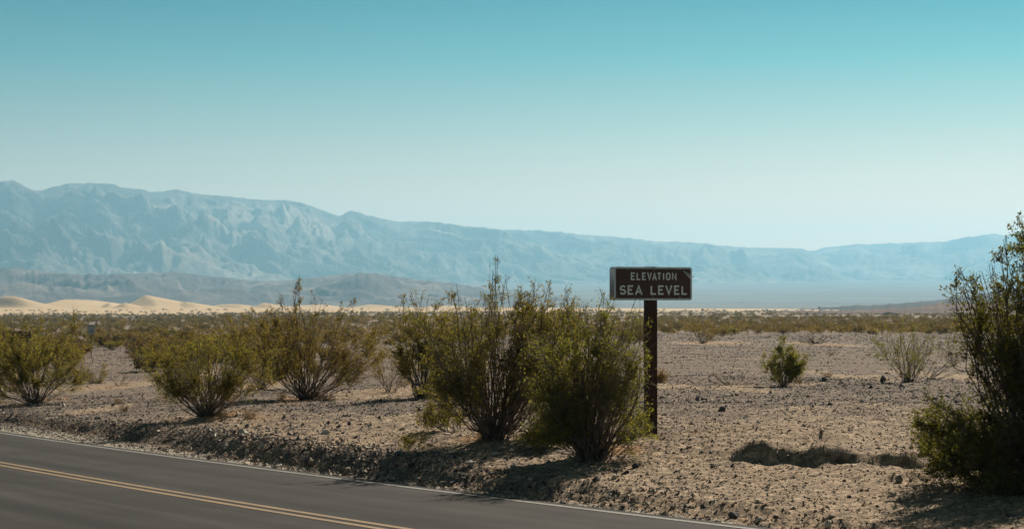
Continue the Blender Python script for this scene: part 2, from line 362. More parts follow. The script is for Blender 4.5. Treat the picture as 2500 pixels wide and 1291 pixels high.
# ------------------------------------------------------------------ road and paint
def strip(name, s_list, zoff, m, imax=None, wob_=0, attrs=True):
    idx = np.arange(0, len(WL) if imax is None else imax)
    V = []; ac = []; al = []; tr = []
    for i in idx:
        for k, s in enumerate(s_list):
            e = wob_ * gn(cum[i] * 1.3 + 50, s * 3.1, 88 + k) if (wob_ and k in (0, len(s_list) - 1)) else 0
            p = WL[i] + nrm[i] * (s + float(e)); V.append((p[0], p[1], 0)); ac.append(s); al.append(cum[i])
            tr.append(max(math.exp(-((s + 0.95) / .35) ** 2), math.exp(-((s + 2.35) / .35) ** 2), math.exp(-((s + 3.90) / .35) ** 2), math.exp(-((s + 5.30) / .35) ** 2)))
    V = np.array(V); V[:, 2] = road_z(V[:, 0], V[:, 1]) + zoff
    me = mesh_np(name, V, grid_faces(len(idx), len(s_list))[:, ::-1], m, True, {'across': np.array(ac), 'along': np.array(al), 'track': np.array(tr)})
    return tag(link(name, me), kind='structure')
sl_ = [-9.0, -8.7, -8.0, -7.2, -6.5] + list(np.linspace(-5.94, 0, 23)) + [.12, LWR]
road = strip('road', sl_, 0, M_asph, wob_=.05)
# thickness of the asphalt edge
strip('road_edge', [LWR - .03, LWR + .02, LWR + .10], -.012, M_asph)
strip('edge_line', [-.055, .055], .005, M_white); strip('edge_line', [-6.95, -6.85], .005, M_white)
strip('centre_line', [-LWL - .165, -LWL - .06], .005, M_yel); strip('centre_line', [-LWL + .06, -LWL + .165], .005, M_yel)

# ------------------------------------------------------------------ mountains, hills, dunes
def range_mat(name, c0, c1, c2, sc):
    m, N_, L_, B_ = mat(name, rough=.95, spec=.05)
    n = noise(N_, L_, sc, 7, .65, pos(N_), .6)
    L_.new(rampn(N_, L_, n, [(.36, c0), (.5, c1), (.64, c2)]), B_.inputs['Base Color']); bump(N_, L_, B_, noise(N_, L_, sc * 2.2, 8, .7, pos(N_), .8), 1.0, .05 / sc); return m
def sector(name, sky_pts, r0, rc, r1, n_a, n_r, base_fn, relief, mt, a0=-.30, a1=.30, wide=(1, 1)):
    """a real range: foot at r0, crest at rc(angle), back foot at r1"""
    A = np.concatenate([np.linspace(-.95, a0, 90)[:-1] if wide[0] else [], np.linspace(a0, a1, n_a), np.linspace(a1, .95, 90)[1:] if wide[1] else []]); n_a = len(A); px = CX + F * np.tan(A)
    sk = np.interp(px, [p[0] for p in sky_pts], [p[1] for p in sky_pts])
    k = np.ones(5) / 5; sk = np.convolve(np.pad(sk, 2, 'edge'), k, 'valid')
    sk = sk + 2.2 * fbm(px / 26, px * 0 + 3, 4, 91) + 28 * ss(1.35, 1.9, np.abs(px - CX) / 1000) * fbm(px / 420, px * 0 + 5, 4, 97) * (sk < 700)
    RC = rc(A) ; T = np.concatenate([np.linspace(0, 1, n_r) ** .95, 1 + np.linspace(0, 1, n_r // 4)[1:]])
    Rr = np.where(T[:, None] <= 1, r0(A)[None] + (RC - r0(A))[None] * T[:, None], RC[None] + (r1 - RC)[None] * (T[:, None] - 1))
    X = Rr * np.sin(A)[None]; Y = Rr * np.cos(A)[None]
    crest = (HY - sk) / F * RC * np.cos(A); foot = base_fn(A)
    Z = relief(X, Y, T[:, None], crest[None], foot[None])
    tg = (HY - sk) / F; mx = np.max(Z / Y, 0); ok = (tg > 2 / F) & (mx > 1 / F); fac = np.where(ok, tg / np.maximum(mx, 1e-6), 1)
    Z = foot[None] + (Z - foot[None]) * (1 + (fac[None] - 1) * ss(.0, .8, T[:, None]))
    mx = np.max(Z / Y, 0); rt = np.where(ok & (mx > 1 / F), tg / np.maximum(mx, 1e-6), 1)
    Z = np.where(Z > 0, Z * rt[None], Z); Z = np.minimum(Z, tg[None] * Y + .02)
    me = mesh_np(name, np.stack([X, Y, Z], -1).reshape(-1, 3), grid_faces(len(T), n_a)[:, ::-1], mt, True)
    return tag(link(name, me), kind='structure')
SK_far = [(-600, 470), (-300, 430), (-100, 462), (0, 443), (30, 438), (60, 455), (90, 468), (130, 455), (170, 447), (270, 448), (300, 458), (350, 462), (370, 470), (430, 462), (480, 473), (560, 480),
          (640, 488), (710, 489), (740, 496), (790, 515), (830, 528), (858, 513), (880, 520), (930, 533), (970, 541), (1050, 540), (1130, 551), (1230, 560), (1330, 563), (1430, 573), (1530, 580),
          (1600, 589), (1700, 592), (1800, 603), (1950, 606), (1985, 616), (2040, 655), (2120, 700), (2300, 740), (3300, 742)]
SK_right = [(-600, 740), (1500, 700), (1750, 660), (1900, 625), (1960, 612), (1985, 612), (2020, 603), (2080, 597), (2200, 593), (2310, 589), (2370, 577), (2420, 571), (2460, 575), (2500, 560), (2600, 545), (2900, 560), (3200, 600)]
M_far = range_mat('far_rock', (.075, .058, .053), (.165, .13, .11), (.38, .30, .235), .0011)
M_low = range_mat('low_rock', (.075, .055, .058), (.135, .10, .10), (.26, .19, .17), .003)
def eroded(x, y, octv, seed):
    s_ = 0; a = 1.; dx = 0; dy = 0; e = .01
    for k in range(octv):
        n = gn(x, y, seed + k); nx = (gn(x + e, y, seed + k) - n) / e; ny = (gn(x, y + e, seed + k) - n) / e
        dx = dx + nx * .55; dy = dy + ny * .55; s_ = s_ + a * n / (1 + dx * dx + dy * dy)
        x, y = (.8 * x - .6 * y) * 2.03 + 3.1, (.6 * x + .8 * y) * 2.03 - 5.7; a *= .60
    return s_
def relief_big(X, Y, T, crest, foot):
    wx = X + 600 * fbm(X / 2600, Y / 2600, 3, 201); wy = Y + 600 * fbm(X / 2600, Y / 2600, 3, 205)
    rd = ridged(wx / 1300 + wy / 3000, wy / 1900, 6, 211, .5); rd2 = ridged(wx / 700 + wy / 1600, wy / 900, 5, 223, .55)
    h = (crest - foot); t = np.clip(T, 0, 1); er = eroded(wx / 900 + wy / 2400, wy / 1300, 8, 237); er2 = eroded(wx / 340 - wy / 1500, wy / 420, 7, 251)
    prof = np.where(T <= 1, .18 * t + .82 * t ** 1.35, 1 - (T - 1))
    env = np.sin(np.clip(t, 0, 1) * math.pi * .92 + .12) * np.where(T <= 1, 1, 1 - (T - 1))
    return foot + h * (prof + env * (.26 * (rd - .60) + .30 * er + .17 * er2) * ss(-.02, .12, t))
tag(sector('mountain_range', SK_far, lambda A: 12500 + 5000 * ss(-.25, .2, A), lambda A: 16500 + 6500 * ss(-.25, .2, A), 28500, 820, 150,
           lambda A: desert((12500 + 5000 * ss(-.25, .2, A)) * np.sin(A), (12500 + 5000 * ss(-.25, .2, A)) * np.cos(A)) - 25, relief_big, M_far), kind='structure')
sector('far_mountain_range', SK_right, lambda A: 20000 + 0 * A, lambda A: 25500 + 0 * A, 29000, 300, 70, lambda A: desert(20000 * np.sin(A), 20000 * np.cos(A)) - 30, relief_big, M_far, .02, .30, (0, 1))
def relief_low(X, Y, T, crest, foot):
    wx = X + 200 * fbm(X / 700, Y / 700, 3, 301); rd = ridged(wx / 800, Y / 1300, 6, 311, .6); t = np.clip(T, 0, 1)
    prof = np.where(T <= 1, t ** .9, 1 - (T - 1)); env = np.sin(np.clip(T, 0, 1) * math.pi * .9 + .05) * np.where(T <= 1, 1, 1 - (T - 1))
    return foot + (crest - foot) * (prof + .55 * env * (rd - .6))
SK_low = [(-700, 640), (-200, 648), (0, 654), (40, 652), (100, 662), (200, 670), (330, 667), (400, 664), (430, 663), (500, 673), (600, 684), (680, 686), (740, 680), (820, 671), (885, 665), (930, 669),
          (1000, 680), (1100, 690), (1200, 703), (1300, 712), (1400, 728), (1500, 741), (3000, 748)]
sector('low_hills', SK_low, lambda A: 6800 + 0 * A, lambda A: 9300 + 500 * np.sin(A * 25), 12200, 520, 64, lambda A: -22 + 0 * A, relief_low, M_low, -.30, .06, (1, 0))
SK_knob = [(800, 756), (1340, 752), (1380, 741), (1430, 736), (1470, 745), (1560, 748), (1600, 741), (1640, 739), (1690, 746), (1730, 742), (1790, 735), (1850, 737), (1900, 743), (1960, 747), (2100, 752), (2600, 756)]
sector('blue_hills', SK_knob, lambda A: 8200 + 0 * A, lambda A: 9000 + 0 * A, 9900, 320, 30, lambda A: -30 + 0 * A, relief_low, M_low, -.05, .2, (0, 0))
SK_rh = [(1500, 760), (1960, 754), (2020, 750), (2060, 746), (2130, 744), (2180, 742), (2230, 737), (2290, 733), (2330, 725), (2400, 716), (2500, 702), (2700, 680), (3200, 690)]
sector('right_hill', SK_rh, lambda A: 2700 + 0 * A, lambda A: 3700 + 0 * A, 5000, 300, 50, lambda A: -13 + 0 * A, relief_low, range_mat('hill_rock', (.05, .045, .05), (.085, .075, .078), (.12, .10, .10), .01), .10, .30, (0, 1))
SK_bd = [(1700, 760), (2080, 757), (2140, 754), (2200, 752), (2240, 749), (2280, 741), (2340, 738), (2420, 737), (2500, 735), (2800, 733), (3200, 735)]
sector('badland_slope', SK_bd, lambda A: 1500 + 0 * A, lambda A: 2100 + 0 * A, 2500, 260, 40, lambda A: -8.5 + 0 * A, relief_low, range_mat('pink_badland', (.10, .062, .058), (.15, .10, .09), (.24, .18, .15), .02), .13, .30, (0, 1))

# dunes
def build_dunes():
    A = np.concatenate([np.linspace(-.85, -.32, 160)[:-1], np.linspace(-.32, .20, 560)]); px = CX + F * np.tan(A); r = np.linspace(2500, 4700, 90)
    Rr, AA = np.meshgrid(r, A, indexing='ij'); X = Rr * np.sin(AA); Y = Rr * np.cos(AA); PX = CX + F * X / Y
    base = desert(X, Y) - .5
    env = np.interp(PX, [-900, -300, 0, 400, 700, 1000, 1450, 1700, 2050, 2100], [13, 13, 9, 8.5, 8, 7.5, 6, 5, 3.5, -4])
    und = env * ss(2500, 3400, Rr) * ss(4700, 4300, Rr)
    wx = X + 40 * fbm(X / 260, Y / 260, 2, 402)
    Z = base + und * (.62 + .5 * ridged(wx / 210, (Y + X * .35) / 330, 3, 405, .35)) - 1.5 * ss(3000, 2500, Rr)
    # named crests: photo column, distance, height, length across, facing skew
    for (cx, yy, py_, w, sk) in ((22, 3550, 720, 78, .55), (-230, 3650, 712, 90, .5), (185, 3900, 729, 120, -.25), (262, 3800, 738, 50, .2), (360, 3750, 720, 100, .25), (300, 3560, 738, 45, .5), (455, 3650, 737, 70, .3), (560, 3850, 741, 70, .4),
                               (650, 3750, 740, 70, .3), (760, 3900, 744, 80, -.3), (900, 3800, 745, 90, .4), (1080, 3900, 748, 90, .3), (100, 3250, 750, 60, .3), (360, 3250, 748, 70, .2), (-480, 3700, 712, 110, .5), (470, 3350, 751, 80, .3), (170, 3400, 750, 60, .5)):
        h = (HY - py_) / F * yy + 12.5
        x0 = (cx - CX) / F * yy; dx = X - x0; dy = Y - yy
        u = (dx + sk * dy); u = u + 14 * gn(X / 120, Y / 120, 431)
        lee = np.exp(-np.abs(u) / (w * .55)) ; wind = np.exp(-(u / (w * .95)) ** 2) * .45 + .55 * np.exp(-np.abs(u) / (w * 1.0))
        prof = np.where(u < 0, np.clip(1 + u / (w * .62), 0, 1) ** 1.05, wind)
        Z = np.maximum(Z, base + h * prof * np.exp(-(dy / (w * 1.7)) ** 2) + 1.2)
    Z = np.where(PX > 2090, base - 3, Z)
    m, N_, L_, B_ = mat('dune_sand', rough=.95, spec=.1)
    n = noise(N_, L_, .02, 4, .6, pos(N_)); L_.new(rampn(N_, L_, n, [(.3, (.50, .345, .20)), (.7, (.60, .43, .265))]), B_.inputs['Base Color'])
    k = np.array([1, 2, 1]) / 4.
    for _ in range(1): Z[1:-1] = Z[:-2] * .25 + Z[1:-1] * .5 + Z[2:] * .25
    Z[0] = base[0] - 4; Z[-1] = base[-1] - 6
    me = mesh_np('sand_dunes', np.stack([X, Y, Z], -1).reshape(-1, 3), grid_faces(len(r), len(A))[:, ::-1], m, True)
    tag(link('sand_dunes', me), kind='structure'); return None
build_dunes()

# ------------------------------------------------------------------ stones
OCT = np.array([(1, 0, 0), (-1, 0, 0), (0, 1, 0), (0, -1, 0), (0, 0, 1), (0, 0, -1)], float)
OCF = np.array([(0, 2, 4), (2, 1, 4), (1, 3, 4), (3, 0, 4), (2, 0, 5), (1, 2, 5), (3, 1, 5), (0, 3, 5)])
CHV = np.array([(1, .15, -.55), (-.15, 1, -.55), (-1, -.1, -.55), (.1, -1, -.55), (0, 0, .75)]); CHF = np.array([(0, 1, 4), (1, 2, 4), (2, 3, 4), (3, 0, 4)])
PAL = np.array([(.095, .078, .076), (.070, .058, .060), (.15, .125, .118), (.19, .155, .135), (.27, .21, .165), (.36, .28, .21), (.50, .45, .39), (.115, .12, .135), (.24, .15, .11)])
SOIL = np.array([(.36, .26, .168), (.27, .19, .122), (.45, .335, .22), (.19, .135, .09)])
def stones(name, x, y, size, prob, seed, sink=.25, flat=.6, pal=None, chip=False):
    rg = np.random.default_rng(seed); n = len(x); z = ground(x, y); B_v, B_f = (CHV, CHF) if chip else (OCT, OCF); k = len(B_v)
    J = B_v[None] * rg.uniform(.7, 1.2, (n, k, 1)) + rg.normal(0, .20, (n, k, 3))
    if chip: J[:, 4, :2] += rg.normal(0, .3, (n, 2))
    J *= (rg.uniform(.6, 1.3, (n, 1, 3)) * np.array([1, 1, flat])) * (size * .5)[:, None, None]
    a = rg.uniform(0, 6.283, n); c_, s_ = np.cos(a)[:, None], np.sin(a)[:, None]
    V = np.stack([J[..., 0] * c_ - J[..., 1] * s_ + x[:, None], J[..., 0] * s_ + J[..., 1] * c_ + y[:, None], J[..., 2] + (z + size * (.5 - sink) * flat)[:, None]], -1)
    fc = (B_f[None] + (np.arange(n) * k)[:, None, None]).reshape(-1, 3); pal = PAL if pal is None else pal
    col = pal[rg.choice(len(pal), n, p=prob)] * rg.uniform(.7, 1.25, (n, 1)); col = np.repeat(col, k, 0)
    me = mesh_np(name, V.reshape(-1, 3), fc, M_stone, False, {'col': col}); return tag(link(name, me), kind='stuff')
PR = np.array([.22, .14, .2, .14, .1, .06, .03, .08, .03]); PR /= PR.sum()
def scatter_gravel():
    rg = np.random.default_rng(11); n = 235000
    u = rg.random(n); Y = np.where(rg.random(n) < .58, np.sqrt(20 ** 2 + u * (62 ** 2 - 20 ** 2)), 62 * (330 / 62) ** u)
    a = rg.uniform(-.29, .30, n); x = Y * a; s = road_s(x, Y)
    k = (s > .6); x, Y, s = x[k], Y[k], s[k]
    den = np.clip(.78 + .55 * fbm(x * .3, Y * .3, 3, 61 + 4), .12, 1)
    sandy = ss(44, 33, Y) * ss(.5, 4, x); den *= 1 - .30 * sandy
    for (px, py, rx, ry, sv, lv) in PATCH: den *= 1 - .85 * min(sv, 1) * np.exp(-(((x - px) / rx) ** 2 + ((Y - py) / ry) ** 2) ** 1.5)
    k = rg.random(len(x)) < den; x, Y, s = x[k], Y[k], s[k]
    size = np.exp(rg.normal(math.log(.035), .42, len(x))); size = np.maximum(size, Y * .00045) * (1 + .7 * ss(50, 130, Y))
    size = size * (1 - .38 * ss(44, 33, Y) * ss(.5, 4, x)); size = np.where(rg.random(len(x)) < .012, size * 2.2, size); size = np.minimum(size, .2)
    o = stones('gravel', x, Y, size, PR, 12, chip=True); tag(o, 'grey and tan gravel strewn over the desert flat')
    n = 56000; Y = rg.uniform(17, 46, n); a = rg.uniform(-.275, .285, n); x = a * Y; s = road_s(x, Y); k = (s > LWR + .15) & (rg.random(n) < np.clip(.22 + .8 * ss(46, 36, Y) * ss(-.5, 3, x) + .3 * fbm(x * .5, Y * .5, 2, 71), 0, 1))
    x, Y = x[k], Y[k]; size = np.exp(rg.normal(math.log(.025), .5, len(x))); size = np.minimum(size, .10)
    o = stones('soil_clods', x, Y, size, None, 17, .3, .6, SOIL, True); tag(o, 'crumbly tan soil clods on the sandy verge')
    # rubble on the road bank
    n = 19000; i = rg.integers(0, len(WL), 10 * n); i = i[(WL[i, 1] < 75) & (WL[i, 1] > 15) & (np.abs(WL[i, 0]) < .29 * WL[i, 1])][:n]
    ii = i; ws = .18 + 1.05 * ss(-1, -10, WL[ii, 0]); q = LWR + ws + rg.normal(.32, .30, len(ii)) ; q = np.maximum(q, LWR + .03)
    tj = rg.uniform(-.3, .3, len(ii)); p = WL[ii] + nrm[ii] * q[:, None] + tan[ii] * tj[:, None]
    X_ = p[:, 0]; kk = rg.random(len(p)) < np.interp(X_, [-9, -2, 1, 3.5], [1, 1, .5, .16]); p = p[kk]; X_ = X_[kk]
    size = np.exp(rg.normal(0, .5, len(p))) * np.interp(X_, [-10, -3, 1, 4], [.023, .031, .025, .018]); size = np.minimum(size, .15)
    pr = np.array([.08, .04, .15, .18, .20, .15, .12, .02, .06]); pr /= pr.sum()
    o = stones('bank_rubble', p[:, 0], p[:, 1], size, pr, 14, .2, .75); tag(o, 'broken rock rubble along the road bank')
    n = 9000; i = rg.integers(0, len(WL), 10 * n); i = i[(WL[i, 1] < 75) & (WL[i, 1] > 15) & (np.abs(WL[i, 0]) < .29 * WL[i, 1])][:n]
    p = WL[i] + nrm[i] * (LWR + np.abs(rg.normal(.0, .14, len(i))) + rg.uniform(0, 1, len(i)) * .8 * ss(-1, -10, WL[i, 0]))[:, None] + tan[i] * rg.uniform(-.3, .3, len(i))[:, None]
    size = np.exp(rg.normal(math.log(.022), .35, len(i))); pr = np.array([0, 0, .1, .2, .25, .25, .2, 0, 0])
    o = stones('shoulder_chips', p[:, 0], p[:, 1], size, pr, 15, .3, .7, None, True); tag(o, 'pale stone chips on the road shoulder')
scatter_gravel()

def rock(px, py, wpx, hpx, m, label, seed):
    import bmesh
    p = at(px, py); k = p[1] / F; bm = bmesh.new(); bmesh.ops.create_icosphere(bm, subdivisions=2, radius=1); rg = np.random.default_rng(seed)
    pl = rg.normal(0, 1, (7, 3)); pl /= np.linalg.norm(pl, axis=1)[:, None]; dd = rg.uniform(.55, .8, 7)
    for v in bm.verts:
        c_ = np.array(v.co); 
        for q, e in zip(pl, dd):
            t_ = c_ @ q
            if t_ > e: c_ = c_ - q * (t_ - e)
        c_ = c_ * (1 + .05 * rg.normal()); v.co = (c_[0] * wpx * k * .6, c_[1] * wpx * k * .55, c_[2] * hpx * k * .75)
    me = bpy.data.meshes.new('rock'); bm.to_mesh(me); bm.free(); me.materials.append(m); o = link('rock', me)
    o.location = (p[0], p[1], p[2] + hpx * k * .32); o.rotation_euler = (0, 0, rg.uniform(0, 6)); tag(o, label, 'rock'); return o
for i, r in enumerate([
    (1761, 1003, 17, 13, M_rdark, 'dark angular rock alone on the open sand right of the brown sign post'),
    (2155, 930, 15, 14, M_rdark, 'blocky black rock between the two sparse green shrubs on the right'),
    (2011, 931, 12, 12, M_rdark, 'dark cube-shaped rock on the edge of the orange sand patch'),
    (1702, 978, 10, 10, M_rgrey, 'light grey stone on the gravel nearest to the sign post'),
    (1714, 976, 7, 7, M_rdark, 'small dark stone touching the light grey stone by the sign post'),
    (2281, 975, 15, 8, M_rdark, 'flat dark stone on the gravel left of the big right hand bush'),
    (694, 1021, 11, 11, M_rgrey, 'blue grey square stone on sand below the tall middle left bush'),
    (2193, 1175, 20, 15, M_rgrey, 'rounded grey rock at the edge of the right hand shadow'),
    (1790, 1263, 28, 16, M_rdark, 'large dark rock sitting beside the asphalt edge'),
    (1853, 1272, 15, 8, M_rpale, 'pale flat rock on the road shoulder right of the large dark rock'),
    (2021, 1284, 18, 14, M_rpale, 'whitish rock at the bottom edge near the right hand shadow'),
    (1850, 1226, 9, 10, M_rpale, 'small white pebble on the sand slope above the dark roadside rock'),
    (764, 1134, 24, 16, M_rtan, 'brownish boulder in the roadside rubble bank'),
    (849, 1152, 22, 12, M_rtan, 'flat tan slab at the foot of the rubble bank'),
    (791, 1140, 9, 9, M_rpale, 'pale stone between the brownish boulder and the flat tan slab'),
    (553, 1099, 12, 12, M_rpale, 'cream coloured stone in the rubble bank below the second bush'),
    (604, 1110, 9, 10, M_rpale, 'cream stone at the right end of the darkest rubble'),
    (157, 993, 9, 9, M_rpale, 'whitish stone in the low stone row behind the left bank'),
    (239, 1022, 15, 7, M_rdark, 'dark flat stone on the bare track behind the left bank'),
    (604, 1043, 12, 8, M_rgrey, 'grey stone on sand below the orange grass tuft'),
    (638, 1104, 8, 8, M_rtan, 'rusty stone on top of the rubble bank'),
    (578, 1040, 12, 6, M_rpale, 'pale flat stone right of the second bush shadow'),
    (853, 1037, 9, 9, M_rdark, 'dark stone in the streaky shadow left of the tallest bush'),
    (828, 1043, 10, 8, M_rdark, 'dark low stone beside another in the streaky shadow'),
    (930, 979, 9, 7, M_rdark, 'dark stone at the rear of the bare orange sand between the bushes'),
    (1500, 1168, 14, 9, M_rpale, 'pale stone on the slope below the sign'),
    (1552, 1140, 16, 11, M_rdark, 'dark jagged stone on the slope below the sign post'),
    (2320, 868, 12, 10, M_rgrey, 'grey rock beside dry twigs near the right hand bush'),
    (1885, 927, 9, 7, M_rdark, 'dark stone left of the small upright green shrub'),
    (1995, 905, 7, 6, M_rpale, 'whitish stone right of the small upright green shrub')]):
    rock(*r, 100 + i)

# ------------------------------------------------------------------ plants
def tubes(Pl, Rd, sides=3):
    """Pl (n,k,3), Rd (n,k)"""
    n, k, _ = Pl.shape; T = np.gradient(Pl, axis=1); T /= np.linalg.norm(T, axis=2, keepdims=True) + 1e-9
    ref = np.where(np.abs(T[..., 2:3]) > .9, np.array([1., 0, 0]), np.array([0, 0, 1.])); U = np.cross(T, ref); U /= np.linalg.norm(U, axis=2, keepdims=True) + 1e-9
    W = np.cross(T, U); a = np.arange(sides) * 2 * math.pi / sides
    V = Pl[:, :, None] + Rd[:, :, None, None] * (np.cos(a)[None, None, :, None] * U[:, :, None] + np.sin(a)[None, None, :, None] * W[:, :, None])
    i = (np.arange(n) * k * sides)[:, None, None]; j = (np.arange(k - 1) * sides)[None, :, None]; s = np.arange(sides)[None, None, :]; s2 = (s + 1) % sides
    f = np.stack([i + j + s, i + j + s2, i + j + sides + s2, i + j + sides + s], -1).reshape(-1, 4)
    return V.reshape(-1, 3), f
def bez(P0, P1, P2, k):
    t = np.linspace(0, 1, k)[None, :, None]; return (1 - t) ** 2 * P0[:, None] + 2 * t * (1 - t) * P1[:, None] + t * t * P2[:, None]
def unit(v): return v / (np.linalg.norm(v, axis=-1, keepdims=True) + 1e-9)
def grow(tips, rg, subs=5, tw=7, lv=14, leaf=.02, r0=.011, twl=.22, sub_len=.45, spread=.14, bare=.35, dense=1.):
    """tips: (n,3) relative to base.  returns stems (V,F), leaves (V,F,v)"""
    n = len(tips); B = np.stack([rg.normal(0, spread * .55, n), rg.normal(0, spread * .55, n), np.full(n, -.04)], 1)
    Ln = np.linalg.norm(tips, axis=1)
    C = B + (tips - B) * np.array([.62, .62, .42]) + rg.normal(0, .10, (n, 3)) * Ln[:, None]
    K = 7; M = bez(B, C, tips, K); M[:, 1:-1] += rg.normal(0, .017, (n, K - 2, 3)) * Ln[:, None, None]
    RM = r0 * (.55 + .9 * rg.random(n))[:, None] * np.linspace(1, .22, K)[None]
    St = [tubes(M, RM, 3)]
    def along(Pl, t):
        k = Pl.shape[1]; f = np.clip(t, 0, .999) * (k - 1); i = f.astype(int); a = np.arange(len(Pl))
        w = (f - i)[:, None]; p = Pl[a, i] * (1 - w) + Pl[a, i + 1] * w; return p, unit(Pl[a, i + 1] - Pl[a, i])
    # side branches
    rep = np.repeat(np.arange(n), subs); t = rg.uniform(bare, .97, len(rep)); p, d = along(M[rep], t)
    out = p * np.array([1, 1, 0]); dr = unit(d + .75 * unit(rg.normal(0, 1, p.shape)) + .30 * unit(out) + np.array([0, 0, .05]))
    ln = sub_len * rg.uniform(.4, 1.15, len(rep)) * (1.15 - .6 * t); e = p + dr * ln[:, None]; c_ = p + dr * ln[:, None] * .5 + rg.normal(0, .03, p.shape)
    S = bez(p, c_, e, 4); St.append(tubes(S, (r0 * .34) * np.linspace(1, .4, 4)[None] * rg.uniform(.7, 1.2, (len(rep), 1)), 3))
    # twigs
    rs = np.repeat(np.arange(len(S)), tw); ts = rg.uniform(.15, 1, len(rs)); p1, d1 = along(S[rs], ts)
    rm = np.repeat(np.arange(n), tw); tm = rg.uniform(min(bare + .1, .8), 1, len(rm)); p2, d2 = along(M[rm], tm)
    p = np.concatenate([p1, p2]); d = np.concatenate([d1, d2])
    dr = unit(d * .8 + .9 * unit(rg.normal(0, 1, p.shape)) + np.array([0, 0, .10])); ln = twl * rg.uniform(.35, 1.1, len(p))
    e = p + dr * ln[:, None]; Tw = bez(p, (p + e) / 2 + rg.normal(0, .012, p.shape), e, 3)
    St.append(tubes(Tw[:, ::2], np.full((len(p), 2), r0 * .15) * np.array([1.2, .6]), 3))
    # leaves
    keep = rg.random(len(Tw)) < dense; Tl = Tw[keep]
    cl = .62 + .75 * fbm(Tl[:, 1, 0] * 3.1 + Tl[:, 1, 1] * 2.2, Tl[:, 1, 2] * 3.1 - Tl[:, 1, 1], 2, int(rg.integers(900)))
    mid_ = np.concatenate([rep[rs], rm])[keep]; Fm = np.clip(rg.lognormal(-.05, .6, n), .12, 2.2)
    nl = np.maximum(0, (lv * Fm[mid_] * rg.uniform(.6, 1.4, len(Tl)) * np.clip(cl * 1.6, .06, 2.0))).astype(int)
    ri = np.repeat(np.arange(len(Tl)), nl); tt = rg.random(len(ri)) ** .7; q, dq = along(Tl[ri], tt)
    q = q + rg.normal(0, leaf * .55, q.shape); a = unit(dq * .5 + rg.normal(0, .8, q.shape)); b = unit(np.cross(a, rg.normal(0, 1, q.shape)))
    sz = leaf * rg.uniform(.6, 1.3, len(q))[:, None]
    V = np.stack([q - a * sz * .5, q + a * sz * .50 + b * sz * .34, q + a * sz * .25 - b * sz * .42], 1).reshape(-1, 3)
    Fq = np.arange(len(q) * 3).reshape(-1, 3); v = np.repeat(rg.random(len(q)), 3)
    off = 0; SV = []; SF = []
    for vv, ff in St: SV.append(vv); SF.append(ff + off); off += len(vv)
    return np.concatenate(SV), np.concatenate(SF), V, Fq, v
def plant(name, base_px, blobs, n, label, cat, rg_seed, lm, bm, sprigs=(), depth=.5, rdepth=None, base=None, group=None, names=('stem', 'foliage'), **kw):
    rg = np.random.default_rng(rg_seed); B = at(*base_px) if base is None else base
    w = np.array([b[4] if len(b) > 4 else b[2] * b[3] for b in blobs], float); w /= w.sum()
    ch = rg.choice(len(blobs), n, p=w); bl = np.array([b[:4] for b in blobs], float)[ch]
    a = rg.uniform(0, 6.283, n); rr = rg.random(n) ** .42 * np.where(rg.random(n) < .2, rg.uniform(1.05, 1.4, n), 1)
    px = bl[:, 0] + 1.22 * bl[:, 2] * rr * np.cos(a); py = bl[:, 1] + bl[:, 3] * rr * np.sin(a)
    half = (max(b[0] + b[2] for b in blobs) - min(b[0] - b[2] for b in blobs)) / 2 / F * B[1]
    hz = (rdepth or half) * np.sqrt(np.clip(1.02 - ((px - bl[:, 0]) / (bl[:, 2] + 1)) ** 2 * .8, .1, 1)); dz = rg.uniform(-1, 1, n) * hz * depth * 1.5
    Y = B[1] + dz
    tips = np.stack([(px - CX) / F * Y, Y, -(py - HY) / F * Y], 1) - B
    ex = []
    for s in sprigs:                       # (tip column, tip row, count, depth offset)
        for _ in range(s[2]):
            y_ = B[1] + (s[3] if len(s) > 3 else 0) + rg.normal(0, .05)
            ex.append(np.array([(s[0] + rg.normal(0, 5) - CX) / F * y_, y_, -(s[1] + abs(rg.normal(0, 9)) - HY) / F * y_]) - B)
    tips[:, 2] = np.maximum(tips[:, 2], .12)
    SV, SF, LV, LF, v = grow(tips, rg, **kw)
    if ex:
        k2 = dict(kw); k2.update(subs=4, tw=4, sub_len=.26, twl=.13, lv=max(3, int(kw.get('lv', 10) * .75)), bare=.55)
        a_, b_, c_, d_, e_ = grow(np.array(ex), rg, **k2)
        SF = np.vstack([SF, b_ + len(SV)]); SV = np.vstack([SV, a_]); LF = np.vstack([LF, d_ + len(LV)]); LV = np.vstack([LV, c_]); v = np.concatenate([v, e_])
    e = empty(name, B); tag(e, label, cat, group)
    tag(link(names[0], mesh_np(names[0], SV, SF, bm, True), e), kind='stuff')
    if len(LF): tag(link(names[1], mesh_np(names[1], LV, LF, lm, False, {'v': v}), e), kind='stuff')
    return e
BIG = dict(subs=5, tw=6, lv=13, leaf=.026, r0=.011)
plant('creosote_bush', (88, 985), [(40, 850, 70, 60), (130, 840, 75, 60), (-30, 880, 60, 70), (60, 910, 90, 45), (190, 870, 45, 50), (110, 800, 70, 25), (20, 810, 50, 25)], 74,
      'dense dark green bush at the left edge of the photo by the road', 'bush', 1, M_leaf, M_bark, [(184, 738, 2), (60, 768, 4), (150, 768, 3), (100, 772, 3)], leaf=.032, subs=8, tw=7, lv=9, bare=.45, sub_len=.5, twl=.2, r0=.012)
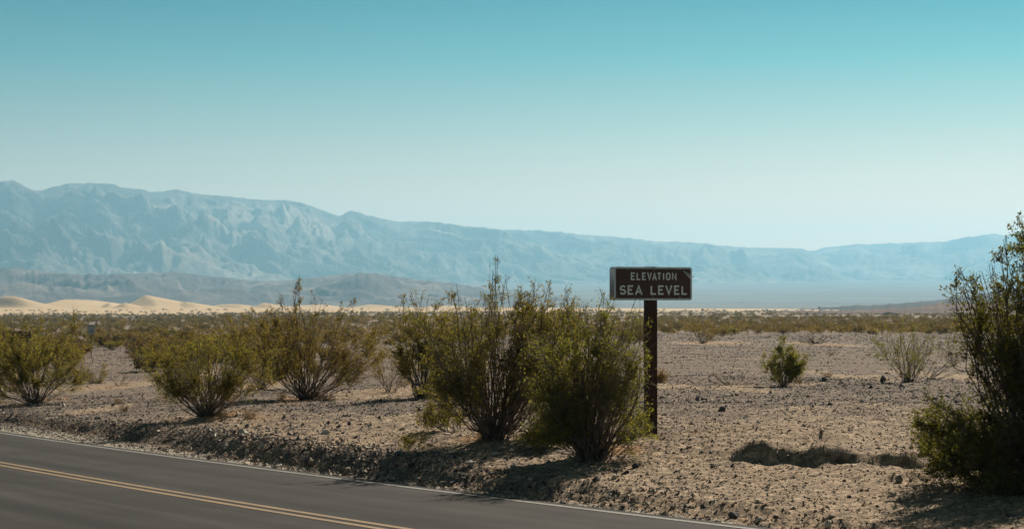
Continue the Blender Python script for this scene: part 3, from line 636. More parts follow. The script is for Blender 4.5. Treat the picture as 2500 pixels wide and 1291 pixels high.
plant('creosote_bush', (505, 1016), [(430, 870, 60, 55), (530, 850, 75, 65), (600, 870, 45, 60), (390, 910, 50, 40), (490, 920, 70, 40), (600, 930, 50, 30), (370, 870, 40, 40), (640, 860, 35, 50), (480, 810, 70, 25)], 74,
      'wide fan shaped bush with bare grey lower stems, second from the left', 'bush', 2, M_leaf, M_bark, [(540, 778, 3), (480, 790, 3), (600, 768, 3), (350, 860, 2)], leaf=.026, subs=8, tw=7, lv=9, bare=.45, sub_len=.5, twl=.2, r0=.011)
plant('creosote_bush', (640, 950), [(620, 850, 55, 60), (680, 850, 50, 60), (590, 800, 40, 35)], 34,
      'olive bush tucked behind the two fan shaped bushes on the left', 'bush', 3, M_leafolive, M_bark, [(612, 752, 3), (660, 740, 2)], leaf=.034, subs=8, tw=7, lv=9, bare=.45, sub_len=.55, twl=.22, r0=.012)
plant('creosote_bush', (750, 974), [(740, 830, 80, 60), (680, 800, 50, 45), (800, 850, 70, 50), (860, 860, 45, 40), (850, 780, 35, 35), (720, 770, 50, 35), (640, 770, 35, 25), (740, 890, 80, 35), (640, 840, 40, 50), (900, 850, 35, 45)], 72,
      'tall vase shaped bush with a thin spire, left of the bare sand gap', 'bush', 4, M_leafolive, M_bark,
      [(735, 668, 4), (728, 690, 3), (692, 716, 4), (760, 705, 4), (790, 725, 3), (836, 728, 3), (872, 725, 3), (665, 740, 3), (612, 748, 2), (930, 800, 2)], leaf=.028, subs=8, tw=7, lv=9, bare=.48, sub_len=.5, twl=.2, r0=.013)
plant('creosote_bush', (952, 955), [(940, 880, 40, 40), (985, 870, 30, 35), (920, 850, 30, 20)], 24,
      'thin half bare shrub on the sand gap between the tall bushes', 'bush', 5, M_leafolive, M_bark, leaf=.026, subs=4, tw=5, lv=5, r0=.008, twl=.2)
plant('creosote_bush', (880, 935), [(870, 890, 45, 30), (830, 900, 30, 25)], 22,
      'low yellowish shrub behind the right side of the vase shaped bush', 'bush', 55, M_leaflight, M_bark, leaf=.026, subs=4, tw=5, lv=6, r0=.008, twl=.2)
plant('creosote_bush', (1030, 968), [(1030, 800, 60, 70), (1060, 870, 60, 60), (1000, 880, 45, 50), (1010, 740, 35, 25), (1090, 790, 35, 60), (1060, 760, 45, 35), (1085, 880, 50, 60)], 52,
      'leaning bush behind the left side of the tallest bush', 'bush', 6, M_leaf, M_bark, [(985, 712, 4), (1020, 708, 4), (1060, 718, 3), (975, 790, 2)], leaf=.028, subs=8, tw=7, lv=9, bare=.42, sub_len=.5, twl=.2, r0=.012)
plant('creosote_bush', (1205, 1070), [(1150, 800, 60, 50), (1240, 740, 60, 35), (1320, 740, 60, 40), (1380, 780, 35, 60), (1100, 860, 60, 60), (1075, 930, 45, 50), (1200, 850, 80, 60), (1300, 830, 70, 60), (1130, 960, 70, 40), (1250, 950, 80, 40), (1330, 920, 60, 60), (1110, 770, 30, 40), (1390, 860, 30, 60)], 92,
      'tallest green bush with spiky top shoots, left of the brown sign', 'bush', 7, M_leaf, M_bark,
      [(1215, 618, 3), (1195, 636, 1), (1205, 655, 3), (1232, 668, 3), (1108, 688, 3), (1125, 712, 2), (1300, 688, 4), (1345, 682, 4), (1270, 700, 3), (1380, 702, 3), (1180, 708, 3), (1150, 735, 2), (1060, 800, 2), (1000, 712, 2), (1040, 860, 2)], subs=9, tw=7, lv=7, leaf=.026, r0=.012, depth=.42, bare=.48, sub_len=.5, twl=.2)
plant('creosote_bush', (1448, 1122), [(1400, 800, 50, 50), (1470, 800, 50, 50), (1440, 880, 80, 60), (1370, 930, 60, 80), (1510, 880, 45, 80), (1535, 980, 35, 70), (1440, 980, 90, 50), (1350, 1020, 50, 50), (1520, 1050, 50, 35), (1430, 1050, 90, 30), (1330, 880, 40, 60), (1540, 800, 25, 35)], 88,
      'dense bright green bush growing right in front of the sign post', 'bush', 8, M_leafgreen, M_bark,
      [(1478, 708, 3), (1495, 720, 2), (1453, 742, 3), (1552, 718, 2), (1548, 755, 2), (1572, 790, 2), (1585, 870, 1), (1592, 980, 2), (1425, 738, 3), (1385, 735, 3), (1510, 755, 2), (1300, 1050, 3)], subs=9, tw=7, lv=6.3, leaf=.026, r0=.012, depth=.42, bare=.44, sub_len=.46, twl=.2)
plant('creosote_bush', (1322, 1094), [(1320, 1035, 45, 35), (1290, 1060, 35, 20), (1350, 1050, 30, 30)], 30,
      'small leafy clump on the ground between the tallest bush and the bright green bush', 'bush', 81, M_leaf, M_bark, leaf=.026, subs=6, tw=6, lv=7, r0=.007, twl=.16, sub_len=.28, bare=.35)
plant('creosote_bush', (1105, 1052), [(1090, 1000, 45, 35), (1070, 1020, 30, 20)], 20,
      'low sparse bush at the left foot of the tallest bush', 'bush', 82, M_leaf, M_bark, leaf=.026, subs=6, tw=5, lv=6, r0=.007, twl=.16, sub_len=.3, bare=.4)
plant('creosote_bush', (1010, 1098), [(1010, 1078, 38, 14)], 12,
      'small low sprout in the shadow left of the tallest bush', 'bush', 9, M_leaf, M_bark, leaf=.024, subs=3, tw=4, lv=6, r0=.005, twl=.12, sub_len=.2)
bH = np.array([6.1, 23.2, 0.]); bH[2] = ground(bH[:1], bH[1:2])[0]
plant('creosote_bush', (0, 0), [(2395, 735, 50, 45, 1.3), (2475, 690, 45, 70, 1.2), (2490, 800, 50, 65, 1.3), (2540, 640, 60, 100, 1.2), (2535, 890, 65, 80, 1.5), (2470, 1020, 70, 45, 1.1), (2330, 1040, 70, 50, 1.5), (2300, 1090, 40, 40, .8),
      (2400, 1110, 90, 50, 1.6), (2480, 1180, 90, 50, 1.5), (2560, 1120, 110, 80, 1.5), (2640, 760, 140, 160, 2), (2720, 960, 150, 150, 2)], 140,
      'huge dark bush cut off by the right edge of the photo', 'bush', 10, M_leafdark, M_bark,
      [(2337, 650, 3), (2350, 690, 3), (2380, 690, 3), (2455, 570, 3), (2440, 605, 3), (2492, 522, 3), (2500, 570, 4), (2335, 760, 3), (2345, 790, 3), (2245, 1025, 4), (2265, 1010, 4), (2285, 1100, 4), (2560, 500, 5), (2420, 640, 3), (2400, 660, 2), (2328, 720, 3), (2310, 1010, 3)],
      base=bH, subs=8, tw=7, lv=8, leaf=.030, r0=.015, depth=.58, spread=.3, bare=.5, sub_len=.5, twl=.22)
shade_bush = np.array([6.9, 22.2, 0.]); shade_bush[2] = ground(shade_bush[:1], shade_bush[1:2])[0]  # extra bush outside the view, added to cast shade on the near corner
plant('creosote_bush', (0, 0), [(2780, 900, 180, 160), (2900, 1000, 200, 160), (2700, 1080, 130, 80), (3000, 900, 160, 160)], 150,
      'added unseen dark bush past the right edge, put in to shade the corner', 'bush', 110, M_leafdark, M_bark, base=shade_bush, subs=4, tw=5, lv=9, leaf=.036, r0=.015, spread=.3)
plant('creosote_shrub', (1912, 943), [(1915, 880, 34, 32), (1890, 870, 22, 22), (1945, 880, 20, 25)], 40,
      'small upright light green shrub alone on the gravel right of the sign', 'shrub', 11, M_leaflight, M_bark, [(1915, 818, 4), (1925, 840, 3), (1882, 855, 3), (1960, 870, 3)], leaf=.034, subs=4, tw=5, lv=10, r0=.008, twl=.16, sub_len=.3, spread=.1)
plant('creosote_shrub', (2218, 932), [(2215, 830, 45, 40), (2185, 850, 35, 35), (2250, 850, 35, 35), (2225, 880, 30, 25)], 34,
      'airy see-through shrub with yellow green tips left of the huge right bush', 'shrub', 12, M_leaflight, M_bark, [(2165, 785, 2), (2225, 785, 3), (2130, 815, 2), (2280, 830, 2), (2200, 780, 2)], leaf=.034, subs=4, tw=4, lv=4, r0=.010, twl=.18, sub_len=.45, spread=.12, bare=.5)
plant('creosote_shrub', (2330, 893), [(2330, 850, 28, 30), (2305, 830, 15, 12)], 18,
      'brown sparse twiggy shrub beside the huge right bush', 'shrub', 13, M_leafolive, M_bark, leaf=.034, subs=4, tw=4, lv=2, r0=.009, twl=.2, sub_len=.35)
plant('creosote_shrub', (1712, 838), [(1715, 800, 38, 24), (1700, 790, 26, 16), (1740, 810, 25, 18)], 44,
      'round olive shrub with brown lower twigs on the gravel behind the sign post', 'shrub', 14, M_leafolive, M_bark, leaf=.045, subs=5, tw=5, lv=6, r0=.014, twl=.3, sub_len=.6)
plant('creosote_shrub', (2285, 808), [(2290, 782, 30, 22), (2262, 785, 18, 14)], 34,
      'olive shrub at the edge of the far scrub left of the huge bush', 'shrub', 15, M_leaffar, M_bark, leaf=.07, subs=4, tw=5, lv=7, r0=.015, twl=.35, sub_len=.6)
plant('creosote_shrub', (380, 905), [(360, 875, 30, 22), (345, 865, 18, 12)], 26,
      'little green shrub on the gravel left of the wide fan shaped bush', 'shrub', 16, M_leaf, M_bark, leaf=.045, subs=4, tw=5, lv=8, r0=.009, twl=.22, sub_len=.35)
plant('creosote_shrub', (235, 935), [(230, 905, 40, 25), (200, 890, 30, 20)], 26,
      'dry brownish green shrub at the right foot of the leftmost bush', 'shrub', 17, M_leafolive, M_bark, leaf=.035, subs=4, tw=5, lv=5, r0=.009, twl=.22, sub_len=.35)
plant('creosote_shrub', (5, 965), [(5, 925, 35, 25)], 14, 'pale dry shrub at the far left frame edge', 'shrub', 18, M_leafdry, M_dry, leaf=.03, subs=4, tw=4, lv=5, r0=.008, twl=.18, sub_len=.3)
# dead wood and dry plants
DP = dict(lv=0, subs=3, tw=3, twl=.15, sub_len=.3, bare=.45, spread=.12)
plant('dead_shrub', (1785, 940), [(1790, 905, 50, 25), (1830, 925, 50, 10), (1750, 920, 30, 15)], 16, 'bleached dead branches arching over the gravel right of the sign', 'dead shrub', 21, M_dry, M_dry, r0=.011, **DP)
plant('dead_shrub', (1990, 838), [(1990, 822, 34, 12), (1955, 825, 20, 10)], 34, 'dark dead shrub stump with splayed brown twigs on the far gravel', 'dead shrub', 22, M_dry, M_bark, r0=.028, lv=0, subs=2, tw=2, twl=.2, sub_len=.3, bare=.4, spread=.35)
plant('dead_shrub', (180, 935), [(200, 915, 28, 16), (160, 925, 12, 8)], 7, 'bent pale dead branch between the two leftmost bushes', 'dead shrub', 23, M_dry, M_dry, r0=.014, **DP)
plant('dead_shrub', (2265, 925), [(2300, 905, 45, 8), (2330, 880, 12, 20)], 14, 'fallen dark twigs at the foot of the airy shrub', 'dead shrub', 24, M_dry, M_bark, r0=.012, **DP)
plant('dead_shrub', (290, 940), [(300, 925, 30, 14)], 9, 'grey dead twigs lying on the orange sand left of the fan shaped bush', 'dead shrub', 25, M_dry, M_bark, r0=.012, **DP)
plant('tumbleweed', (1612, 932), [(1612, 912, 15, 17)], 40, 'tan tumbleweed caught beside the sign post', 'tumbleweed', 26, M_leafdry, M_straw, leaf=.02, subs=4, tw=4, lv=4, r0=.004, twl=.08, sub_len=.1, bare=.3)
for i, (px, py, w_, h_, lb) in enumerate([
    (612, 1022, 24, 30, 'orange dry grass tuft below the wide fan shaped bush'), (305, 1003, 14, 12, 'small brown grass tuft on the pale sand behind the left bank'),
    (545, 1020, 18, 14, 'rusty dry grass at the foot of the fan shaped bush'), (1180, 1072, 18, 12, 'rust coloured dry grass under the tallest bush'),
    (1480, 1112, 20, 10, 'rust coloured litter tuft under the bright green bush'), (690, 972, 20, 16, 'dry grass at the left foot of the vase shaped bush'),
    (800, 976, 24, 12, 'dry grass at the right foot of the vase shaped bush'), (1065, 1000, 20, 10, 'straw tuft in front of the leaning bush'),
    (2030, 868, 14, 18, 'small pinkish dry plant on the gravel right of the upright green shrub'), (2020, 920, 20, 6, 'dry twig litter on the orange sand strip'),
    (1950, 935, 14, 12, 'straw tuft right behind the upright green shrub'), (290, 985, 16, 8, 'flattened straw on the pale sand patch at left'),
    (985, 940, 30, 20, 'pale dry brush behind the sand gap'), (320, 868, 20, 16, 'tan dry bush at the edge of the left gravel clearing')]):
    plant('dry_tuft', (px, py), [(px, py - h_ * .65, w_ * .7, h_ * .4)], 60, lb, 'dry grass', 400 + i, M_leafdry, M_straw, names=('blades', 'seed_heads'), r0=.0035, lv=1, subs=2, tw=1, twl=.06, sub_len=.1, bare=.3, spread=.14, leaf=.012)

def twig_litter():
    rg = np.random.default_rng(77); P = []
    for (px, py, rx, ry, sv, lv) in PATCH:
        n = int(260 * lv * min(2., rx)); q = rg.normal(0, .55, (n, 2)); P.append(np.stack([px + q[:, 0] * rx, py + q[:, 1] * ry * 1.3], 1))
    for (bx, by) in ((88, 985), (505, 1016), (750, 974), (1030, 968), (1205, 1070), (1452, 1122), (1600, 1060)):
        c_ = at(bx, by); P.append(c_[:2] + rg.normal(0, .75, (260, 2)))
    P = np.vstack(P); n = len(P); z = ground(P[:, 0], P[:, 1]); a = rg.uniform(0, 6.283, n); l = rg.uniform(.03, .16, n); b = rg.normal(0, .12, n)
    d = np.stack([np.cos(a) * l, np.sin(a) * l, np.abs(b) * l], 1); c_ = np.stack([P[:, 0], P[:, 1], z + .006], 1)
    Pl = np.stack([c_ - d / 2 + [0, 0, .004], c_ + rg.normal(0, .006, (n, 3)), c_ + d / 2 + [0, 0, .012]], 1)
    V, Fq = tubes(Pl, rg.uniform(.002, .0055, (n, 1)) * np.array([1, .9, .5])[None], 3)
    tag(link('twig_litter', mesh_np('twig_litter', V, Fq, M_straw, True)), 'dry straw coloured twigs and litter lying around the bush bases', kind='stuff')
twig_litter()
# --- scrub further away: shared shapes, one object each
def scrub_shape(seed, n=26, leaf=.085, lv=9, fl=1.):
    rg = np.random.default_rng(seed); a = rg.uniform(0, 6.283, n); r = rg.random(n) ** .5; z = .35 + .65 * np.sqrt(1 - .8 * r * r) * rg.uniform(.55, 1.05, n)
    tips = np.stack([r * np.cos(a), r * np.sin(a), z * fl], 1)
    return grow(tips, rg, subs=3, tw=4, lv=lv, leaf=leaf, r0=.02, twl=.3, sub_len=.5, spread=.15, bare=.35)
SHAPES = []
for k in range(7):
    SV, SF, LV, LF, v = scrub_shape(700 + k, 24, .085, 8, 1.0 + .12 * (k % 3))
    SHAPES.append((mesh_np('stem', SV, SF, M_bark, True), [mesh_np('foliage', LV, LF, m_, False, {'v': v}) for m_ in ((M_leaffar, M_leafolive, M_scrubdry) if k % 2 else (M_leaffar, M_leaf, M_scrubdry))]))
def scrub(x, y, size, k, mi, rz, label, group):
    z = float(ground(np.array([x]), np.array([y]))[0]); e = empty('scrub_bush', (x, y, z - .03), rz); e.scale = (size, size, size * .85)
    tag(e, label, 'bush', group)
    tag(link('stem', SHAPES[k][0], e), kind='stuff'); tag(link('foliage', SHAPES[k][1][mi], e), kind='stuff')
rg = np.random.default_rng(33); cnt = 0
GRP = {'L': 'desert bushes in the left scrub belt', 'M': 'desert bushes behind the tall bushes', 'R': 'bushes of the right scrub line'}
ZN = [(120, 'behind the leftmost bush'), (230, 'around the white speed limit sign'), (340, 'at the back of the left gravel clearing'), (450, 'behind the left half of the wide fan shaped bush'), (560, 'behind the right half of the wide fan shaped bush'),
      (680, 'behind the gap before the vase shaped bush'), (800, 'behind the spire of the vase shaped bush'), (940, 'right of the vase shaped bush'), (1060, 'behind the leaning bush'), (1180, 'behind the left side of the tallest bush'),
      (1320, 'behind the middle of the tallest bush'), (1460, 'between the tallest bush and the sign'), (1600, 'behind the brown sign post'), (1740, 'just right of the brown sign post'), (1880, 'past the round olive shrub'),
      (2010, 'above the upright light green shrub'), (2140, 'above the dead shrub stump'), (2260, 'behind the airy see-through shrub'), (9999, 'beside the huge dark bush at right')]
LOOK = ('olive brown', 'greenish', 'tan dry')
def scrub_label(px, Y, size, mi):
    w = next(t for q, t in ZN if px < q)
    return ('large ' if size > 1.1 else 'small ') + LOOK[mi] + (' nearer scrub bush ' if Y < 230 else ' middle scrub bush ' if Y < 380 else ' far scrub bush ') + w
placed = []
def cand():
    Y = 90 * (700 / 90) ** (rg.random() ** 1.15); a = rg.uniform(-.275, .262); px = CX + F * a
    z = desert(a * Y, Y); py = HY - z / Y * F
    if px < 560: ok = Y > 105 and not (230 < px < 350 and py > 858)
    elif px < 1000: ok = Y > (125 if px < 800 else 175)
    elif px < 1580: ok = Y > 190
    else: ok = Y > 300 + 60 * gn(px / 60., 0., 5)
    return ok, a * Y, Y, px
while cnt < 285:
    ok, x, Y, px = cand()
    if not ok or road_s(x, Y)[0] < 4: continue
    if any((x - a) ** 2 + (Y - b) ** 2 < 2.2 for a, b in placed): continue
    placed.append((x, Y)); z = 'L' if px < 560 else 'M' if px < 1600 else 'R'
    sz = rg.uniform(.7, 1.35) * (1 if z != 'L' else 1.4); mi = int(rg.choice(3, p=[.45, .4, .15]))
    scrub(x, Y, sz, int(rg.integers(7)), mi, rg.uniform(0, 6.28), scrub_label(px, Y, sz, mi), GRP[z]); cnt += 1
# the uncountable scrub beyond
def far_scrub():
    rg = np.random.default_rng(44); n = 7600
    Y = 240 * (2700 / 240) ** (rg.random(n) ** .8); a = np.where(rg.random(n) < .82, rg.uniform(-.28, .27, n), rg.uniform(-.75, .75, n)); x = a * Y
    k = (road_s(x, Y) > 6) & ~((a > .065) & (Y < 330)); x, Y = x[k], Y[k]; xe = rg.uniform(.06, .27, 900); Ye = 320 * (900 / 320) ** rg.random(900); x = np.r_[x, xe * Ye]; Y = np.r_[Y, Ye]; n = len(x); S = rg.uniform(.5, 1.25, n) * (1 + (.4 + .7 * ss(.0, -.12, x / Y)) * ss(400, 1100, Y))
    z = ground(x, Y); m = 34; d = rg.normal(0, 1, (n, m, 3)); d = unit(d) * rg.random((n, m, 1)) ** .4; d[..., 2] = np.abs(d[..., 2]) * .95 + .1
    c_ = np.stack([x, Y, z], 1)[:, None] + d * S[:, None, None] * np.array([1, 1, .95])
    l = .20 * S[:, None, None] * (1 + np.clip(Y / 1500, 0, 1))[:, None, None]
    u = unit(rg.normal(0, 1, (n, m, 3))) * l; w = unit(rg.normal(0, 1, (n, m, 3))) * l
    V = np.stack([c_ - u, c_ + w, c_ + u], 2).reshape(-1, 3); v = np.repeat(np.clip(rg.normal(.5, .28, n), 0, 1), m * 3)
    me = mesh_np('distant_scrub', V, np.arange(len(V)).reshape(-1, 3), M_leaffar, False, {'v': v}); tag(link('distant_scrub', me), 'belt of distant desert scrub reaching to the dunes', kind='stuff')
far_scrub()
def dune_scrub():
    rg = np.random.default_rng(45); n = 420; Y = rg.uniform(2550, 3150, n); a = np.where(rg.random(n) < .75, rg.uniform(-.28, .16, n), rg.uniform(-.8, -.28, n)); x = a * Y; S = rg.uniform(1.2, 3.2, n)
    me0 = bpy.data.objects['sand_dunes']; z = []
    for xx, yy in zip(x, Y):
        h, loc, *_ = me0.ray_cast((xx, yy, 200), (0, 0, -1)); z.append(loc[2] if h else desert(xx, yy))
    z = np.array(z); m = 40; d = unit(rg.normal(0, 1, (n, m, 3))) * rg.random((n, m, 1)) ** .4; d[..., 2] = np.abs(d[..., 2]) * .6
    c_ = np.stack([x, Y, z], 1)[:, None] + d * S[:, None, None]; l = .35 * S[:, None, None]
    u = unit(rg.normal(0, 1, (n, m, 3))) * l; w = unit(rg.normal(0, 1, (n, m, 3))) * l
    V = np.stack([c_ - u, c_ + w, c_ + u], 2).reshape(-1, 3)
    me = mesh_np('dune_scrub', V, np.arange(len(V)).reshape(-1, 3), M_leaffar, False, {'v': np.repeat(rg.random(n), m * 3)}); tag(link('dune_scrub', me), 'sparse dark shrubs dotted over the foot of the dunes', kind='stuff')
dune_scrub()

# ------------------------------------------------------------------ signs
def strokes(mb, lines, w, x0, z0, sx, sz, y0, y1):
    """polylines in unit box (0..1) to flat bars of width w (metres)"""
    for ln in lines:
        P = [np.array((x0 + a * sx, z0 + b * sz)) for a, b in ln]; n = len(P); closed = np.allclose(P[0], P[-1]) and n > 2
        Lf, Rt = [], []
        for i in range(n):
            if closed: a = P[i] - P[i - 1 if i > 0 else n - 2]; b = P[(i + 1) if i < n - 1 else 1] - P[i]
            else: a = P[i] - P[i - 1] if i > 0 else P[1] - P[0]; b = P[i + 1] - P[i] if i < n - 1 else P[-1] - P[-2]
            a = a / np.linalg.norm(a); b = b / np.linalg.norm(b); t = a + b; t = t / np.linalg.norm(t); nn = np.array((-t[1], t[0])); k = w / 2 / max(.5, float(nn @ np.array((-a[1], a[0]))))
            Lf.append(P[i] + nn * k); Rt.append(P[i] - nn * k)
        v = [(p[0], yy, p[1]) for yy in (y0, y1) for q in zip(Lf, Rt) for p in q]; m = 2 * n; f = []
        for i in range(n - 1):
            a, b, c_, d_ = 2 * i, 2 * i + 1, 2 * i + 3, 2 * i + 2
            f += [(a, b, c_, d_), (a + m, d_ + m, c_ + m, b + m), (a, d_, d_ + m, a + m), (b, b + m, c_ + m, c_)]
        if not closed: f += [(0, m, m + 1, 1), (2 * n - 2, 2 * n - 1, 2 * n - 1 + m, 2 * n - 2 + m)]
        mb.add(v, f)
def arc(cx, cz, rx, rz, a0, a1, n=9): return [(cx + rx * math.cos(R_(a0 + (a1 - a0) * i / (n - 1))), cz + rz * math.sin(R_(a0 + (a1 - a0) * i / (n - 1)))) for i in range(n)]
LET = {'E': [[(1, 1), (0, 1), (0, 0), (1, 0)], [(.06, .52), (.78, .52)]], 'L': [[(0, 1), (0, 0), (1, 0)]], 'V': [[(0, 1), (.5, 0), (1, 1)]], 'A': [[(0, 0), (.5, 1), (1, 0)], [(.2, .33), (.8, .33)]],
       'T': [[(0, 1), (1, 1)], [(.5, .97), (.5, 0)]], 'I': [[(.5, 1), (.5, 0)]], 'N': [[(0, 0), (0, 1), (1, 0), (1, 1)]],
       'O': [arc(.5, .72, .5, .28, 0, 180, 9) + arc(.5, .28, .5, .28, 180, 360, 9) + [(1, .72)]],
       'S': [arc(.52, .74, .46, .26, 25, 180, 7) + arc(.5, .74, .5, .24, 200, 262, 3) + arc(.5, .26, .5, .26, 75, -90, 7) + arc(.5, .26, .5, .26, -100, -160, 4)],
       'P': [[(0, 0), (0, 1), (.6, 1)] + arc(.6, .74, .4, .26, 80, -90, 6) + [(0, .48)]], 'D': [[(0, 0), (0, 1), (.5, 1)] + arc(.5, .5, .5, .5, 80, -80, 9) + [(.5, 0), (0, 0)]],
       'M': [[(0, 0), (0, 1), (.5, .25), (1, 1), (1, 0)]], '4': [[(.75, 0), (.75, 1), (0, .3), (1, .3)]],
       '5': [[(.9, 1), (.1, 1), (.05, .55), (.5, .64)] + arc(.5, .32, .5, .32, 70, -150, 9)]}
def rounded(w, h, r, n=5):
    o = []
    for (cx, cz, a) in ((w / 2 - r, h / 2 - r, 0), (-w / 2 + r, h / 2 - r, 90), (-w / 2 + r, -h / 2 + r, 180), (w / 2 - r, -h / 2 + r, 270)):
        o += [(cx + r * math.cos(R_(a + 90 * i / n)), cz + r * math.sin(R_(a + 90 * i / n))) for i in range(n + 1)]
    return o
def weathered(name, c0, c1, sc=9, rough=.6, spec=.4):
    m, N_, L_, B_ = mat(name, rough=rough, spec=spec); n = noise(N_, L_, sc, 6, .7, N_.new('ShaderNodeTexCoord').outputs['Object'])
    L_.new(rampn(N_, L_, n, [(.35, c0), (.68, c1)]), B_.inputs['Base Color']); return m
M_brown = weathered('brown_sign_face', (.060, .036, .030), (.078, .048, .040)); M_border = weathered('pale_blue_sheeting', (.46, .58, .63), (.62, .73, .78)); M_alu = weathered('bare_aluminium', (.24, .27, .30), (.36, .40, .43), 9, .5)
M_letter = weathered('letter_sheeting', (.62, .74, .78), (.76, .86, .88), 30); M_bolt = weathered('bolt_steel', (.12, .14, .16), (.25, .27, .3), 20, .4)
m, N_, L_, B_ = mat('stained_timber', rough=.8); tc = N_.new('ShaderNodeTexCoord'); mp = N_.new('ShaderNodeMapping'); mp.inputs['Scale'].default_value = (14, 14, .8); L_.new(tc.outputs['Object'], mp.inputs[0])
n = noise(N_, L_, 3, 5, .7, mp.outputs[0]); L_.new(rampn(N_, L_, n, [(.3, (.030, .017, .013)), (.7, (.062, .036, .027))]), B_.inputs['Base Color']); bump(N_, L_, B_, n, .5, .006); M_timber = m
def elevation_sign():
    b = at(1588, 1061); k = b[1] / F                      # metres per photo pixel at the sign
    yaw = R_(22); e = empty('elevation_sign', b, yaw)     # turned so that its left edge shows
    tag(e, 'brown wooden post sign reading ELEVATION SEA LEVEL beside the bright green bush', 'sign')
    cy = math.cos(yaw); zt = lambda py: (HY - py) / F * b[1] - b[2]
    pw = .075
    p = MB(); p.box(-pw, pw, -pw, pw, -.5, zt(651)); p.build('post', M_timber, e, .006)
    w = (1686.7 - 1492) * k / cy; h = (732.8 - 651.8) * k; zc = (zt(651.8) + zt(732.8)) / 2
    xc = ((1492 + 1686.7) / 2 - 1588) * k / cy
    f = MB(); f.prism([(x, z) for x, z in rounded(w, h, .04)], -pw - .006, -pw); f.build('front_panel', M_border, e).location = (xc, 0, zc)
    fp = [o for o in bpy.data.objects if o.parent == e and o.name.startswith('front_panel')][0]
    iw = (1682.8 - 1496.2) * k / cy; ih = (728 - 656.4) * k
    g = MB(); g.prism(rounded(iw, ih, .012), -pw - .009, -pw - .006); g.build('brown_field', M_brown, fp)
    r = MB(); r.prism(rounded(w, h, .04), pw, pw + .006); r.build('rear_panel', M_alu, e).location = (xc, 0, zc)
    r = MB()
    for dz in (-.13, .13): r.box(-w * .46, w * .46, pw + .008, pw + .03, dz - .02, dz + .02)
    zx = lambda q: 1420 + q / 6.456; zy = lambda q: 620 + q / 6.456
    def put(ch, x0, x1, y0, y1, st):
        st = st / 6.456 * k; lx = (zx(x0) - 1588) * k / cy - xc + st / 2; rx = (zx(x1) - 1588) * k / cy - xc - st / 2; lz = zt(zy(y1)) - zc + st / 2; tz = zt(zy(y0)) - zc - st / 2
        mb = MB()
        if ch in 'A': lz -= st * .5; lx += st * .1; rx -= st * .1
        if ch == 'V': tz += st * .4
        if ch == 'I': lx = rx = (lx + rx) / 2
        if ch in 'AV': 
            strokes(mb, LET[ch], st, lx, lz, rx - lx, tz - lz, -pw - .0115, -pw - .009)
        else: strokes(mb, LET[ch], st, lx, lz, rx - lx, tz - lz, -pw - .0115, -pw - .009)
        mb.build('letter', M_letter, fp)
    for ch, a, c_ in zip('ELEVATION', (728, 820, 908, 990, 1068, 1150, 1247, 1295, 1392), (800, 887, 977, 1067, 1150, 1222, 1266, 1368, 1468)): put(ch, a, c_, 292, 413, 21)
    for ch, a, c_ in zip('SEALEVEL', (547, 677, 790, 1045, 1167, 1283, 1427, 1548), (652, 775, 920, 1142, 1268, 1400, 1523, 1648)): put(ch, a, c_, 493, 642, 27)
    for q in ((675, 247), (1098, 250), (1082, 680), (1520, 680), (1098, 220)):
        mb = MB(); mb.cyl(((zx(q[0]) - 1588) * k / cy - xc, -pw - .016, zt(zy(q[1])) - zc), .011, .008, 'y', 8); mb.build('bolt', M_bolt, fp)
    # peeled strip of sheeting, top right
    def pt(x, y, d): return ((zx(x) - 1588) * k / cy - xc, -pw - .009 - d, zt(zy(y)) - zc)
    mb = MB(); A = [pt(1570, 256, .002), pt(1640, 290, .012), pt(1700, 330, .03), pt(1722, 352, .045), pt(1690, 350, .05), pt(1668, 385, .035), pt(1640, 350, .012), pt(1600, 300, .004)]
    B2 = [(x, y + .0015, z) for x, y, z in A]; n = 8
    mb.add(A + B2, [tuple(range(n)), tuple(range(2 * n - 1, n - 1, -1))] + [(i, (i + 1) % n, (i + 1) % n + n, i + n) for i in range(n)]); o = mb.build('peeled_sheeting', weathered('peeling_film', (.25, .30, .33), (.45, .5, .53), 30), fp)
    mb = MB(); A = [pt(1655, 338, .05), pt(1690, 343, .065), pt(1724, 347, .06), pt(1722, 360, .055), pt(1690, 362, .06), pt(1668, 352, .055)]; B2 = [(x, y + .0015, z) for x, y, z in A]; n = 6
    mb.add(A + B2, [tuple(range(n)), tuple(range(2 * n - 1, n - 1, -1))] + [(i, (i + 1) % n, (i + 1) % n + n, i + n) for i in range(n)]); mb.build('curled_tip', mat('white_film', (.8, .8, .78))[0], fp)
    mb = MB(); mb.cyl(((zx(1524) - 1588) * k / cy - xc, -pw - .016, zt(zy(228)) - zc), .014, .010, 'y', 7); mb.build('white_smudge', mat('bird_lime', (.75, .75, .72))[0], fp)
elevation_sign()
